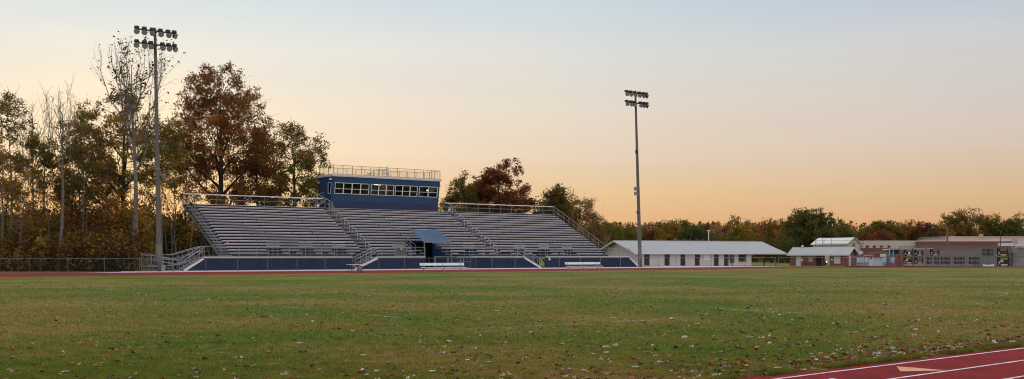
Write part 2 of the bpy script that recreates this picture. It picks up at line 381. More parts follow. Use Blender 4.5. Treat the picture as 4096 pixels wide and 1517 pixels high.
ne = 16000; x_ = R.uniform(3, 24, ne); y_ = 8.30+(x_-9.7)*.055+np.abs(R.normal(0, .07, ne))-.07; c_ = np.sin(x_*3.1)*np.sin(x_*1.37+2) > -.25; x_, y_ = x_[c_], y_[c_]; ne = len(x_)
th = R.uniform(0, 6.28, ne); w_ = R.uniform(.004, .008, ne); E = np.empty((ne, 3, 3)); h_ = R.uniform(.03, .10, ne)
E[:, 0] = np.c_[x_-np.cos(th)*w_, y_-np.sin(th)*w_, np.zeros(ne)]; E[:, 1] = np.c_[x_+np.cos(th)*w_, y_+np.sin(th)*w_, np.zeros(ne)]; E[:, 2] = np.c_[x_+R.normal(0, .03, ne), y_+R.normal(-.02, .03, ne), h_]
V = np.concatenate([V, E]); n += ne
g = quick_mesh('grass', V.reshape(-1, 3), np.arange(n*3), 3, [M_blade]); tag(g, 'short mown grass blades across the near field', 'grass', kind='stuff')

ML = [mat('rust_leaf', (.30, .060, .018), .7, 0, .4, 9, trans=.1), mat('dark_leaf', (.045, .028, .025), .7, 0, .3, 9), mat('pale_leaf', (.42, .36, .33), .6, 0, .25, 9),
      mat('brown_leaf', (.19, .075, .035), .7, 0, .3, 9), mat('yellow_leaf', (.34, .25, .13), .6, 0, .2, 9)]
def litter(n, fx, fy, fz, size, lift):
    # five-point curled leaf: 6 verts, four triangles fanned about the midrib
    base = np.array([[0, 0, 0], [-1.1, .05, .05], [-.55, -.50, .28], [-.25, -.30, .12], [.15, -.72, .42], [.55, -.30, .15], [1.15, .08, .20], [.35, .66, .40], [-.1, .28, .10], [-.6, .45, .30]])
    tri = np.array([0, 1, 2, 0, 2, 3, 0, 3, 4, 0, 4, 5, 0, 5, 6, 0, 6, 7, 0, 7, 8, 0, 9, 1]); NV = 10
    sc = size*R.uniform(.4, 1.3, n)*.5
    P = base[None]*sc[:, None, None]*R.uniform(.6, 1.2, (n, 1, 3))*R.uniform(.75, 1.25, (n, NV, 1))
    P[:, :, 2] *= R.uniform(-1, 2.2, (n, 1))
    tz, tx = R.uniform(0, 6.28, n), R.normal(0, .5, n)
    y = P[:, :, 1]*np.cos(tx)[:, None]-P[:, :, 2]*np.sin(tx)[:, None]; z = P[:, :, 1]*np.sin(tx)[:, None]+P[:, :, 2]*np.cos(tx)[:, None]
    x = P[:, :, 0]*np.cos(tz)[:, None]-y*np.sin(tz)[:, None]; y2 = P[:, :, 0]*np.sin(tz)[:, None]+y*np.cos(tz)[:, None]
    z = z-z.min(1)[:, None]+lift*R.random(n)[:, None]+.003
    V = np.stack([x+fx[:, None], y2+fy[:, None], z+fz[:, None]], 2).reshape(-1, 3)
    L = (np.arange(n)[:, None]*NV+tri[None]).ravel()
    return V, L
lx, ly, lz = scatter(14000, 10.8, 75, pw=.5)
a = (lx*RT[0]+ly*RT[1])/lz; edge_d = ly-(8.30+(lx-9.7)*.055)
keep = (edge_d > 0) & (R.random(len(lx)) < (.30+.34*np.clip((a+.5), 0, 1)+.5*np.clip(1-edge_d/4.5, 0, 1)))
lx, ly = lx[keep], ly[keep]
ex = R.uniform(3, 19, 800); ey = 8.30+(ex-9.7)*.055+np.abs(R.normal(0, .65, 800))-.04
cxs = R.uniform(4, 19, 26); cc = R.integers(0, 26, 900); qx = cxs[cc]+R.normal(0, .32, 900); qy = 8.30+(qx-9.7)*.055+.18+np.abs(R.normal(0, .28, 900))
lx, ly = np.r_[lx, ex, qx], np.r_[ly, ey, qy]; nl = len(lx)
tx_, ty_ = R.uniform(7, 18, 9), R.uniform(5.5, 8.2, 9)
lx, ly = np.r_[lx, tx_], np.r_[ly, ty_]; nl = len(lx)
V, L = litter(nl, lx, ly, np.full(nl, .0), .080, .022)
mi = R.choice(5, nl, p=[.28, .19, .13, .32, .08]).repeat(8)
tag(quick_mesh('fallen_leaves', V, L, 3, ML, mi), 'rust, brown and pale fallen leaves strewn over the grass', 'fallen leaves', kind='stuff')

# ------------------------------------------------------------------ grandstand
Y0, RUN, RISE, ZP, XL, XR, NR = 101.5, .646, .323, 1.35, 37.3, 89.0, 18
PF = 99.6                                   # platform front
PX0, PX1, PROW = 60.2, 64.2, 5              # entrance opening under the awning
stand = thing('grandstand', 'long grey aluminium grandstand with navy front wall and blue press box above its middle', 'grandstand', (XL, PF, 0))
def T(k): return ZP+RISE*k
def YT(k): return Y0+RUN*(k-1)
def spans(k):   # tread k spans, cut by the opening
    return [(XL, PX0), (PX1, XR)] if k <= PROW else [(XL, XR)]
for k in range(1, NR+1):
    mb = MB()
    for x0, x1 in spans(k):
        mb.box(x0, x1, YT(k)-.03, YT(k)+RUN, T(k)-.042, T(k), 2)
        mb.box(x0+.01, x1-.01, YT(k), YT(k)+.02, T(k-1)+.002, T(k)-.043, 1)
    link('tread', mb, [M_alu, M_navyd, M_tread], stand)
SEC = [(38.4, 53.5), (55.1, 70.95), (72.1, 88.5)]
def seat_mesh(mb, x0, x1, r):
    y, z = Y0-.02+RUN*r, ZP+.43+RISE*r
    mb.box(x0, x1, y-.02, y+.23, z-.05, z, 0)
    n = max(2, round((x1-x0)/1.85)+1)
    for i in range(n):
        x = x0+.12+(x1-x0-.24)*i/(n-1)
        mb.box(x-.03, x+.03, y+.02, y+.18, T(r+1)+.001 if r >= 0 else ZP, z-.051, 1)
    xj = x0+3.66+(r % 2)*1.83       # butt joints with splice clips
    while xj < x1-.5:
        mb.box(xj-.04, xj+.04, y-.026, y+.236, z-.056, z+.004, 1); xj += 5.49
for r in range(2, NR-1):
    for x0, x1 in SEC:
        parts = [(x0, x1)]
        if r < PROW and x0 < PX0 < x1: parts = [(x0, PX0-.15), (PX1+.15, x1)]
        for p in parts:
            mb = MB(); seat_mesh(mb, p[0], p[1], r); link('seat_row', mb, [M_seat, M_steel], stand)
row1 = [(914, 1065), (1128, 1199), (1257, 1328), (1386, 1440), (1508, 1590), (1625, 1688), (1806, 1858), (1910, 1975), (2005, 2054), (2104, 2150), (2202, 2253), (2294, 2403)]
row0 = [(922, 1074), (1133, 1158), (1188, 1210), (1265, 1290), (1316, 1340), (1392, 1420), (1518, 1583), (1636, 1658), (1680, 1697), (1812, 1834), (1918, 1940), (1960, 1982), (2050, 2078), (2108, 2128), (2210, 2232), (2244, 2262), (2310, 2412)]
for rr, lst in ((1, row1), (0, row0)):
    for a, b in lst:
        yy = Y0+RUN*rr
        mb = MB(); seat_mesh(mb, XY(a, yy), XY(b, yy), rr); link('short_bench', mb, [M_seat, M_steel], stand)
# walkway deck and front wall
def mesh_panel(mb_uv, name, quads, m, parent):
    """flat chain-link sheets with metre UVs; quads are (p, q, height) or 4-point lists"""
    me = bpy.data.meshes.new(name); off = wpos(parent) if parent else Vector((0,0,0)); vs, fs, uv = [], [], []
    for q in quads:
        o = len(vs); vs += [tuple(Vector(p)-off) for p in q]; fs.append((o, o+1, o+2, o+3))
        p0 = Vector(q[0])
        for p in q: d = Vector(p)-p0; uv.append((math.hypot(d.x, d.y), d.z))
    me.from_pydata(vs, [], fs); me.uv_layers.new(name='UVMap'); me.uv_layers[0].data.foreach_set('uv', [c for p in uv for c in p])
    me.materials.append(m); me.update(); o = bpy.data.objects.new(name, me); COL.objects.link(o); o.parent = parent
    return o
S2 = (51.3, 54.1); S3 = (74.0, 76.9)
PXL, PXR = 34.9, 91.0
mb = MB()
for x0, x1 in ((PXL, 51.0), (54.1, PX0-.1), (PX1+.1, S3[0]), (77.2, PXR)): mb.box(x0, x1, PF-.04, Y0, ZP-.06, ZP, 0)
mb.box(51.0, 54.1, 101.0, Y0, ZP-.06, ZP, 0); mb.box(S3[0], 77.2, 101.0, Y0, ZP-.06, ZP, 0)
link('walkway', mb, M_alu, stand)
def wall_part(poly, y=PF, th=.05):
    mb = MB(); mb.prism([(x, y, z) for x, z in poly], (0, th, 0)); return link('front_wall', mb, M_navy, stand)
wt = ZP-.062
wall_part([(33.25, .0), (51.0, 0), (51.0, wt), (PXL, wt)])
wall_part([(51.75, 0), (PX0-.1, 0), (PX0-.1, wt), (54.1, wt)])
wall_part([(PX1+.1, 0), (76.3, 0), (S3[0], wt), (PX1+.1, wt)])
wall_part([(77.2, 0), (92.55, 0), (PXR, wt), (77.2, wt)])
wall_part([(50.9, 0), (54.2, 0), (54.2, wt), (50.9, wt)], 101.05); wall_part([(S3[0], 0), (77.3, 0), (77.3, wt), (S3[0], wt)], 101.05)
# seams on wall
mb = MB()
for x in np.arange(36, 92, 2.44):
    if any(a-.3 < x < b+.3 for a, b in ((50.9, 54.3), (PX0-.2, PX1+.2), (73.8, 77.4))): continue
    mb.box(x, x+.02, PF-.008, PF-.001, .02, wt-.02)
link('wall_seam', mb, M_base, stand)
mb = MB()
for x0, x1 in ((PXL, 51.0), (54.1, PX0-.1), (PX1+.1, S3[0]), (77.2, PXR)): mb.box(x0, x1, PF-.07, PF-.042, ZP-.07, ZP+.02)
link('kick_plate', mb, M_seat, stand)
# portal inner walls
mb = MB(); mb.prism([(PX0-.05, PF+.06, 0), (PX0-.05, YT(PROW)+RUN, 0), (PX0-.05, YT(PROW)+RUN, T(PROW+1)-.05), (PX0-.05, Y0, T(1)-.05), (PX0-.05, PF+.06, T(1)-.35)], (.045, 0, 0))
link('portal_wall', mb, M_blue, stand); mb = MB()
mb.prism([(PX1+.005, PF+.06, 0), (PX1+.005, YT(PROW)+RUN, 0), (PX1+.005, YT(PROW)+RUN, T(PROW+1)-.05), (PX1+.005, Y0, T(1)-.05), (PX1+.005, PF+.06, T(1)-.35)], (.045, 0, 0))
link('portal_wall', mb, M_blue, stand)
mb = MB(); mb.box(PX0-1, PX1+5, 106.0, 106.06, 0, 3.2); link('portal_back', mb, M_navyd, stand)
def rail(pts, h=1.07, rails=(1.0, .5), r=.024, post=1.8, name='handrail', m=M_galv, mid_r=None, mesh=None, parent=stand, pr=.025):
    """posts and rails following a floor line pts"""
    mb = MB()
    for fr in rails:
        mb.path([(p[0], p[1], p[2]+h*fr) for p in pts], r if fr == 1 else (mid_r or r*.75))
    for a, b in zip(pts[:-1], pts[1:]):
        a = Vector(a); b = Vector(b); n = max(1, round((b-a).length/post))
        for i in range(n+1):
            p = a.lerp(b, i/n); mb.bar(p, p+Vector((0, 0, h)), pr)
    o = link(name, mb, m, parent)
    if mesh:
        mesh_panel(None, 'chain_link_infill', [[a, b, (b[0], b[1], b[2]+h), (a[0], a[1], a[2]+h)] for a, b in zip(pts[:-1], pts[1:])], mesh, parent)
    return o
for x0, x1 in ((PXL, 51.0), (54.55, PX0-.1), (66.1, S3[0]), (77.2, PXR)):
    rail([(x0, PF, ZP), (x1, PF, ZP)], 1.05, (1, .08), name='front_rail', mesh=M_link)
# side rails following the slope
for xx in (XL-.05, XR+.08):
    rail([(xx, Y0-.1, ZP), (xx, YT(NR)+.5, T(NR))], 1.12, (1, .52), .032, 1.2, name='side_rail', mesh=M_link)
    mb = MB(); mb.prism([(xx-.02, Y0-.2, ZP-.30), (xx-.02, YT(NR)+.6, T(NR)-.28), (xx-.02, YT(NR)+.6, T(NR)+.02), (xx-.02, Y0-.2, ZP)], (.06, 0, 0))
    link('stringer', mb, M_galv, stand)
# second inner rail on left aisle
rail([(XL+.05, YT(NR)+.6, T(NR)), (54.2, YT(NR)+.6, T(NR))], 1.15, (1, .5), .03, 1.8, name='back_rail', mesh=M_link)
rail([(71.0, YT(NR)+.6, T(NR)), (XR, YT(NR)+.6, T(NR))], 1.15, (1, .5), .03, 1.8, name='back_rail', mesh=M_link)
# bright top plank on the back rail, with small number plates
for x0, x1 in ((XL, 54.0), (71.2, XR)): mb = MB(); mb.box(x0, x1, YT(NR)+.55, YT(NR)+.59, T(NR)+1.07, T(NR)+1.17); link('top_rail_board', mb, M_seat, stand)
for x in (41.6, 47.5, 52.2, 78.8): mb = MB(); mb.box(x, x+.28, YT(NR)+.52, YT(NR)+.545, T(NR)+1.0, T(NR)+1.14); link('number_plate', mb, M_white, stand)
# centre rails in the two aisles
for xa in (54.45, 71.5):
    for s in range(6):
        k1 = 17-3*s; k0 = max(1, k1-2)
        a = (xa, YT(k0)+.3, T(k0)); b = (xa, YT(k1)+.3, T(k1)); mid = .9
        mb = MB(); A = Vector(a); B = Vector(b); up = Vector((0, 0, .92))
        for dxx in (0,):
            mb.path([A, A+up, B+up, B], .028); mb.bar(A+up*.55, B+up*.55, .022)
        link('aisle_rail', mb, M_alu, stand)
# half steps in aisles
for x0, x1 in ((53.55, 55.05), (71.0, 72.05), (XL+.05, 38.35)):
    mb = MB()
    for k in range(1, NR+1):
        if k > 1 or x0 < 40: mb.box(x0, x1, YT(k)-.30, YT(k)-.031, T(k)-.19, T(k)-.15, 0)
    link('aisle_steps', mb, M_alu, stand)
# guard frames over the short benches
for a, b in ((1065, 1120), (1196, 1250), (1330, 1380), (1570, 1622), (1853, 1896), (2057, 2100), (2155, 2196), (2248, 2289)):
    y = 101.2; x0, x1 = XY(a, y), XY(b, y); q = (x1-x0)*.16; mb = MB()
    mb.box(x0, x1, y-.02, y+.05, 2.87, 2.905, 1); mb.box(x0, x1, y-.02, y+.05, 2.47, 2.50, 1)
    for x in (x0+q, x1-q): mb.bar((x, y+.03, ZP), (x, y+.03, 2.86), .022)
    link('guard_frame', mb, [M_galv, M_seat], stand)
# stairs
def stair(x_top, x_bot, y0, y1, zt, name='stairs', n=7):
    mb = MB(); sg = 1 if x_bot > x_top else -1; dx = (x_bot-x_top)/n
    for i in range(1, n+1):
        xa = x_top+dx*(i-1); z = zt*(1-i/(n+0.0)) if i < n else 0
        z = zt-(zt)*i/(n+1)
        mb.box(min(xa, xa+dx*1.05), max(xa, xa+dx*1.05), y0+.05, y1-.05, z-.04, z, 0)
    for y in (y0, y1-.05):
        mb.prism([(x_top, y, zt-.02), (x_bot, y, .12), (x_bot, y, 0), (x_bot-.25*sg, y, 0), (x_top, y, zt-.26)], (0, .05, 0), 1)
    link(name, mb, [M_galvd, M_seat], stand)
    for y in (y0-.02, y1+.02):
        mb = MB(); d = Vector((x_bot-x_top, 0, -zt)); 
        for hh in (.95, .60, .10): mb.bar((x_top, y, zt+hh), (x_bot, y, hh+.05), .028 if hh > .9 else .02)
        for f_ in (0, .5, 1.0): mb.bar((x_top+d.x*f_, y, zt*(1-f_)), (x_top+d.x*f_, y, zt*(1-f_)+.97), .03)
        link('stair_rail', mb, M_alu, stand)
stair(PXL, 32.9, PF-.02, PF+1.3, ZP)
stair(54.1, S2[0], PF-.06, 100.95, ZP)
stair(S3[0], 76.5, PF-.06, 100.95, ZP)
stair(PXR, 92.75, PF-.02, PF+1.3, ZP)
# ramp at the left end
mb = MB()
mb.prism([(30.6, 101.3, .50), (33.4, 101.3, .02), (33.4, 101.3, .0), (30.6, 101.3, .42)], (0, 1.2, 0)); mb.box(29.6, 30.6, 101.3, 104.9, .42, .50)
mb.box(30.6, 33.1, 103.6, 104.9, .42, .50); mb.prism([(33.1, 103.6, .42), (33.1, 103.6, .50), (36.2, 103.6, ZP), (36.2, 103.6, ZP-.08)], (0, 1.3, 0))
mb.box(34.9, XL, 100.9, 104.9, ZP-.07, ZP-.002)
link('ramp', mb, M_alu, stand)
rail([(29.6, 101.3, .5), (30.6, 101.3, .5), (33.3, 101.3, 0)], 1.0, (1, .55), name='ramp_rail', post=1.0, m=M_alu, r=.028, pr=.03)
rail([(30.7, 102.5, .5), (33.3, 102.5, 0)], 1.0, (1, .55), name='ramp_rail', post=1.0, m=M_alu, r=.028, pr=.03)
rail([(30.7, 103.6, .5), (33.1, 103.6, .5), (36.1, 103.6, ZP)], 1.05, (1, .55), name='ramp_rail', post=1.0, m=M_alu, r=.028, pr=.03)
rail([(29.6, 101.3, .5), (29.6, 104.9, .5), (33.1, 104.9, .5), (36.1, 104.9, ZP), (XL, 104.9, ZP)], 1.05, (1, .55), name='ramp_rail', post=1.0, m=M_alu, r=.028, pr=.03)
mb = MB()
for x, y, z in ((29.7, 101.4, .42), (29.7, 104.8, .42), (33, 104.8, .42), (35, 104.8, 1.27), (35, 103.7, 1.27), (36.4, 103.7, 1.3), (36.4, 101.2, 1.3)): mb.bar((x, y, 0), (x, y, z), .05)
link('ramp_post', mb, M_galvd, stand)
# frame under the open ends: columns, rakers and braces
for xi, x in enumerate([37.6, 41.6, 45.6, 49.6, 53.6, 59.0, 65.4, 71, 76, 81, 85, 88.7]):
    mb = MB()
    for y in (104.5, 108.0, 111.5, 113.2):
        zt = ZP+(y-Y0)/RUN*RISE-.1
        mb.box(x-.09, x+.09, y-.09, y+.09, -.15, zt)
    mb.bar((x, 104.5, .4), (x, 108, 3.9), .05); mb.bar((x, 108, .4), (x, 111.5, 5.3), .05); mb.bar((x, 113.2, .4), (x, 108, 3.6), .05)
    mb.bar((x, 101.6, ZP-.25), (x, 113.3, T(NR)-.25), .12)
    link('support_frame', mb, M_galvd, stand)
# awning over the entrance
mb = MB(); nx, ny = 10, 7; vs = []
for j in range(ny):
    for i in range(nx):
        u, v = i/(nx-1), j/(ny-1)
        sag = -.16*math.sin(math.pi*u)*math.sin(math.pi*v)-.10*math.sin(math.pi*u)*v**2+.12*(abs(2*u-1)**3)*(1-v)
        vs.append((60.15+3.65*u, 103.1-3.2*v, 4.52-1.50*v+sag))
fs = [(j*nx+i, j*nx+i+1, (j+1)*nx+i+1, (j+1)*nx+i) for j in range(ny-1) for i in range(nx-1)]
mb.add(vs, fs); mb.add([(a, b, c-.015) for a, b, c in vs], [f[::-1] for f in fs])
link('awning', mb, M_awn, stand, smooth=True)
mb = MB()
for x in (60.18, 63.78):
    mb.bar((x, 99.9, ZP if x < 61 else 0), (x, 99.9, 3.02), .045); mb.bar((x, 103.1, T(3)), (x, 103.1, 4.6), .045); mb.bar((x, 99.9, 3.0), (x, 103.1, 4.5), .035)
mb.bar((60.18, 99.9, 2.98), (63.78, 99.9, 2.98), .03); mb.bar((60.18, 103.1, 4.48), (63.78, 103.1, 4.48), .03)
link('awning_frame', mb, M_galv, stand)
# raking rail beside the portal, wheelchair gates
rail([(PX1+.1, Y0+.2, T(1)), (PX1+.1, YT(PROW)+.5, T(PROW))], 1.0, (1, .5), .028, 1.0, name='portal_rail')
rail([(PX0-.1, Y0+.2, T(1)), (PX0-.1, YT(PROW)+.5, T(PROW))], 1.0, (1, .5), .028, 1.0, name='portal_rail')
rail([(64.3, PF-.1, 0), (66.2, PF-.1, 0)], 1.36, (1, .6, .08), .03, .95, name='gate_rail', mesh=M_link)
mb = MB(); mb.box(56.35, 57.6, PF-.02, PF, ZP+.1, ZP+1.0); link('platform_gate', mb, M_linkd if False else M_galvd, stand)
bpy.data.objects.remove(stand.children[-1])
rail([(56.3, PF-.05, ZP), (57.7, PF-.05, ZP)], 1.02, (1, .1), .035, .7, name='platform_gate', mesh=M_linkd)
mb = MB(); mb.lathe([(.001, 0), (.13, 0), (.13, .02), (.001, .02)], (57.0, PF-.09, ZP+.86), 16, ax=(0, -1, 0)); link('round_sign', mb, mat('yellow_sign', (.45, .42, .16), .6), stand)
mb = MB(); mb.box(XY(2194, PF), XY(2201, PF), PF-.03, PF-.01, .92, 1.15); mb.box(XY(2194, PF)+.02, XY(2201, PF)-.02, PF-.03, PF-.01, 1.18, 1.3); link('wall_notice', mb, M_white, stand)
# landings and stairs to the press box at both its ends
mb = MB(); mb.box(50.8, 55.0, YT(NR)+.65, YT(NR)+2.2, T(NR)-.3, T(NR)-.02, 0)
for i in range(5): mb.box(53.0+i*.28, 53.4+i*.28, YT(NR)+.75, YT(NR)+1.7, T(NR)+.2*i, T(NR)+.2*i+.05, 0)
mb.bar((52.9, YT(NR)+.7, T(NR)), (54.6, YT(NR)+.7, T(NR)+1.1), .06)
link('landing', mb, M_galv, stand)
rail([(50.8, YT(NR)+2.2, T(NR)), (53.0, YT(NR)+2.2, T(NR)), (54.9, YT(NR)+2.2, T(NR)+.9)], 1.1, (1, .6), .03, .9, name='landing_rail')
rail([(54.4, YT(16), T(16)), (54.4, YT(NR)+.7, T(NR)), (54.0, YT(NR)+2, T(NR)+.5)], 1.2, (1, .55), .035, 1.0, name='landing_rail', m=M_alu)
rail([(71.6, YT(17), T(17)), (71.6, YT(NR)+.7, T(NR)), (70.7, YT(NR)+2.2, T(NR)+1.3)], 1.1, (1, .55), .03, .9, name='landing_rail', m=M_alu)
mb = MB(); mb.box(70.5, 73.5, YT(NR)+.65, YT(NR)+2.2, T(NR)-.3, T(NR)-.02); link('landing', mb, M_galv, stand)
for x in (53.2, 71.6):
    mb = MB(); mb.lathe([(.001, .0), (.13, .0), (.16, .10), (.05, .25), (.001, .25)], (x, YT(NR)+.2, T(NR)+.25), 12, ax=(0, -.95, -.3)); mb.bar((x, YT(NR)+.3, T(NR)), (x, YT(NR)+.3, T(NR)+.3), .03)
    link('aisle_lamp', mb, M_white, stand)

# ------------------------------------------------------------------ press box
BX0, BX1, BYF, BYB, BZ0, BZ1 = 55.25, 70.35, 113.35, 116.7, T(NR)-.25, 11.0
box = thing('press_box', 'blue metal press box with four banks of white framed windows on top of the grandstand', 'press box', (BX0, BYF, BZ0))
ZB = 8.02          # top of darker base band; above it the front leans out
TILT = .50
def fy(z): return BYF-.02-TILT*(z-ZB)/(BZ1-ZB)
WZ0, WZ1 = 8.95, 10.28
def fx(px): return XY(px, 113.0)
GR = [((1338, 1480), 4), ((1483, 1575), 3), ((1579, 1671), 3), ((1675, 1752), 2)]
GR = [(( fx(1280+285/4.77), fx(1280+938/4.77)), 4), ((fx(1280+977/4.77), fx(1280+1412/4.77)), 3), ((fx(1280+1437/4.77), fx(1280+1860/4.77)), 3), ((fx(1280+1895/4.77), fx(1280+2245/4.77)), 2)]
mb = MB()
def fquad(x0, x1, z0, z1, th=.06):
    mb.prism([(x0, fy(z0), z0), (x1, fy(z0), z0), (x1, fy(z1), z1), (x0, fy(z1), z1)], (0, th, 0))
fquad(BX0, BX1, ZB, WZ0); fquad(BX0, BX1, WZ1, BZ1)
xs_ = [BX0]+[c for g_, n_ in GR for c in g_]+[BX1]
for i in range(0, len(xs_), 2): fquad(xs_[i], xs_[i+1], WZ0, WZ1)
# side walls with one side window opening on the left
def side(x, win):
    th = (.06 if x < 60 else -.06, 0, 0)
    y0, y1 = 113.9, 114.7
    if win:
        mb.prism([(x, fy(ZB)+.061, ZB), (x, BYB, ZB), (x, BYB, WZ0), (x, fy(WZ0)+.061, WZ0)], th)
        mb.prism([(x, fy(WZ1)+.061, WZ1), (x, BYB, WZ1), (x, BYB, BZ1), (x, fy(BZ1)+.061, BZ1)], th)
        mb.prism([(x, fy(WZ0)+.061, WZ0), (x, fy(WZ0)+.30, WZ0), (x, fy(WZ1)+.30, WZ1), (x, fy(WZ1)+.061, WZ1)], th)
        mb.prism([(x, fy(WZ0)+.95, WZ0), (x, BYB, WZ0), (x, BYB, WZ1), (x, fy(WZ0)+.95, WZ1)], th)
    else: mb.prism([(x, fy(ZB)+.061, ZB), (x, BYB, ZB), (x, BYB, BZ1), (x, fy(BZ1)+.061, BZ1)], th)
side(BX0, True); side(BX1, False)
mb.box(BX0, BX1, BYB, BYB+.06, ZB, BZ1)
link('wall', mb, M_blue, box)
mb = MB(); mb.box(BX0+.0, BX1-.0, BYF, BYF+.05, BZ0, ZB-.003); mb.box(BX0, BX0+.05, BYF+.051, BYB, BZ0, ZB-.003); mb.box(BX1-.05, BX1, BYF+.051, BYB, BZ0, ZB-.003)
link('base_wall', mb, M_base, box)
# room inside
M_int = mat('room_wall_olive', (.20, .20, .15), .9); M_intd = mat('room_dark', (.09, .09, .08), .9)
mb = MB(); mb.box(BX0+.1, BX1-.1, BYF+.02, BYB-.02, ZB+.05, ZB+.1, 1); mb.box(BX0+.1, BX1-.1, BYF-.3, BYB-.02, BZ1-.25, BZ1-.2, 0); mb.box(BX0+.1, BX1-.1, BYB-.12, BYB-.08, ZB+.1, BZ1-.26, 1)
for x in (59.9, 63.6, 67.1): mb.box(x, x+.06, BYF, BYB-.13, ZB+.1, BZ1-.26, 0)
mb.box(BX0+.3, BX1-.3, BYF+.1, BYF+.6, WZ0-.25, WZ0-.2, 1)
link('room', mb, [M_int, M_intd], box)
M_lit = emit('room_lamp_glow', (1, .88, .55), 9)
mb = MB()
for x0, x1, y0, z in ((55.9, 57.4, 115.0, 10.5), (55.8, 56.6, 115.9, 9.75), (62.3, 63.2, 115.5, 10.4), (69.3, 70.1, 115.0, 10.4), (64.3, 64.9, 114.6, 10.45), (61.3, 61.6, 115.4, 10.5), (61.8, 62.3, 114.8, 10.5), (64.3, 64.55, 116.3, 9.9), (64.7, 64.85, 116.3, 10.0), (69.85, 70.1, 115.2, 9.9)):
    mb.box(x0, x1, y0, y0+.12, z, z+.13)
link('room_lamp', mb, M_lit, box)
for (g0, g1), nc in GR:
    fr = MB(); e = .055
    def fbar(x0, x1, z0, z1, p=.03):
        fr.prism([(x0, fy(z0)-p, z0), (x1, fy(z0)-p, z0), (x1, fy(z1)-p, z1), (x0, fy(z1)-p, z1)], (0, p+.07, 0))
    fbar(g0, g1, WZ0, WZ0+e); fbar(g0, g1, WZ1-e, WZ1)
    wd_ = (g1-g0)/nc
    for i in range(nc+1):
        hw = e if 0 < i < nc else e*.9
        c = g0+wd_*i; c = min(max(c, g0+hw/2), g1-hw/2)
        fbar(c-hw/2-(.02 if 0 < i < nc else 0), c+hw/2+(.02 if 0 < i < nc else 0), WZ0+e+.001, WZ1-e-.001, .034)
    zm = WZ0+(WZ1-WZ0)*.46
    for i in range(nc): fbar(g0+wd_*i+.05, g0+wd_*(i+1)-.05, zm-.025, zm+.025, .026)
    wo = link('window', fr, M_white, box)
    pn = MB(); pn.prism([(g0+.02, fy(WZ0)+.02, WZ0+.02), (g1-.02, fy(WZ0)+.02, WZ0+.02), (g1-.02, fy(WZ1)+.02, WZ1-.02), (g0+.02, fy(WZ1)+.02, WZ1-.02)], (0, .012, 0))
    link('pane', pn, M_glass, wo)
fr = MB(); x = BX0-.02
q = [(x, fy(WZ0)+.30, WZ0), (x, fy(WZ0)+.95, WZ0), (x, fy(WZ0)+.95, WZ1), (x, fy(WZ1)+.30, WZ1)]
for a, b in zip(q, q[1:]+q[:1]): fr.bar(a, b, .03, n=4)
wo = link('window', fr, M_white, box); pn = MB(); pn.prism([(p[0]+.03, p[1], p[2]) for p in q], (.01, 0, 0)); link('pane', pn, M_glass, wo)
mb = MB(); mb.box(BX0-.12, BX1+.12, fy(BZ1)-.14, BYB+.15, BZ1+.002, BZ1+.10); mb.box(BX0-.16, BX1+.16, fy(BZ1)-.18, BYB+.2, BZ1+.10, BZ1+.28)
rf = link('roof', mb, M_fasc, box)
zr = BZ1+.28; yf = fy(BZ1)-.05
rp = rail([(BX0+.05, BYB, zr), (BX0+.05, yf, zr), (BX1-.05, yf, zr), (BX1-.05, BYB, zr), (BX0+.05, BYB, zr)], 1.08, (1, .03), .022, 1.25, name='roof_rail', m=M_steel, mesh=M_linkd, parent=box, pr=.028)
# roof hatch rails, chairs and floodlight
rail([(61.3, yf+1.0, zr), (63.2, yf+1.0, zr), (63.2, yf+2.4, zr)], .95, (1, .5), .02, .6, name='hatch_rail', m=M_steel, parent=box)
mb = MB(); mb.bar((60.0, yf+1.2, zr), (61.2, yf+1.2, zr+.55), .03); mb.bar((60.4, yf+1.2, zr+.5), (60.9, yf+1.2, zr+.1), .03); mb.bar((60.6, yf+1.3, zr+.35), (62.2, yf+1.3, zr+.35), .03)
link('ladder_frame', mb, M_steel, box)
mb = MB(); mb.bar((62.55, yf+.1, zr), (62.55, yf+.1, zr+1.25), .03, m=1); mb.bar((62.55, yf+.1, zr+1.2), (62.75, yf-.05, zr+.95), .05)
mb.lathe([(.04, .12), (.09, .08), (.22, -.05), (.22, -.08), (.001, -.08)], (62.85, yf-.05, zr+.78), 14)
link('floodlight', mb, [M_white, M_steel], box, smooth=False)
mb = MB(); mb.bar((BX0-.02, 113.3, 10.75), (BX0-.3, 113.1, 10.7), .03); mb.box(BX0-.42, BX0-.12, 112.95, 113.1, 10.6, 10.7); mb.box(BX0-.05, BX0+.0, 113.25, 113.45, 10.65, 10.85)
link('security_camera', mb, M_white, box)
mb = MB(); mb.bar((BX1+.02, 113.2, 10.8), (BX1+.12, 113.0, 10.5), .05); mb.lathe([(.05, 0), (.1, -.12), (.001, -.12)], (BX1+.12, 113.0, 10.5)); link('wall_lamp', mb, M_white, box)
mb = MB(); mb.lathe([(.06, 0), (.12, -.14), (.001, -.14)], (BX0-.1, BYB-.2, 10.5)); link('wall_lamp', mb, M_white, box)

cone = MB(); cx_, cy_ = XY(889, YT(4)+.2), YT(4)+.1
zc = ZP+.43+RISE*3
cx_, cy_ = 38.75, Y0+RUN*3+.08
cone.box(cx_-.12, cx_+.12, cy_-.1, cy_+.1, zc, zc+.02); cone.lathe([(.10, .02), (.025, .30), (.001, .30)], (cx_, cy_, zc), 12)
tag(link('traffic_cone', cone, mat('orange_plastic', (.65, .09, .03), .6)), 'small orange traffic cone left on a seat at the left end of the grandstand', 'traffic cone')

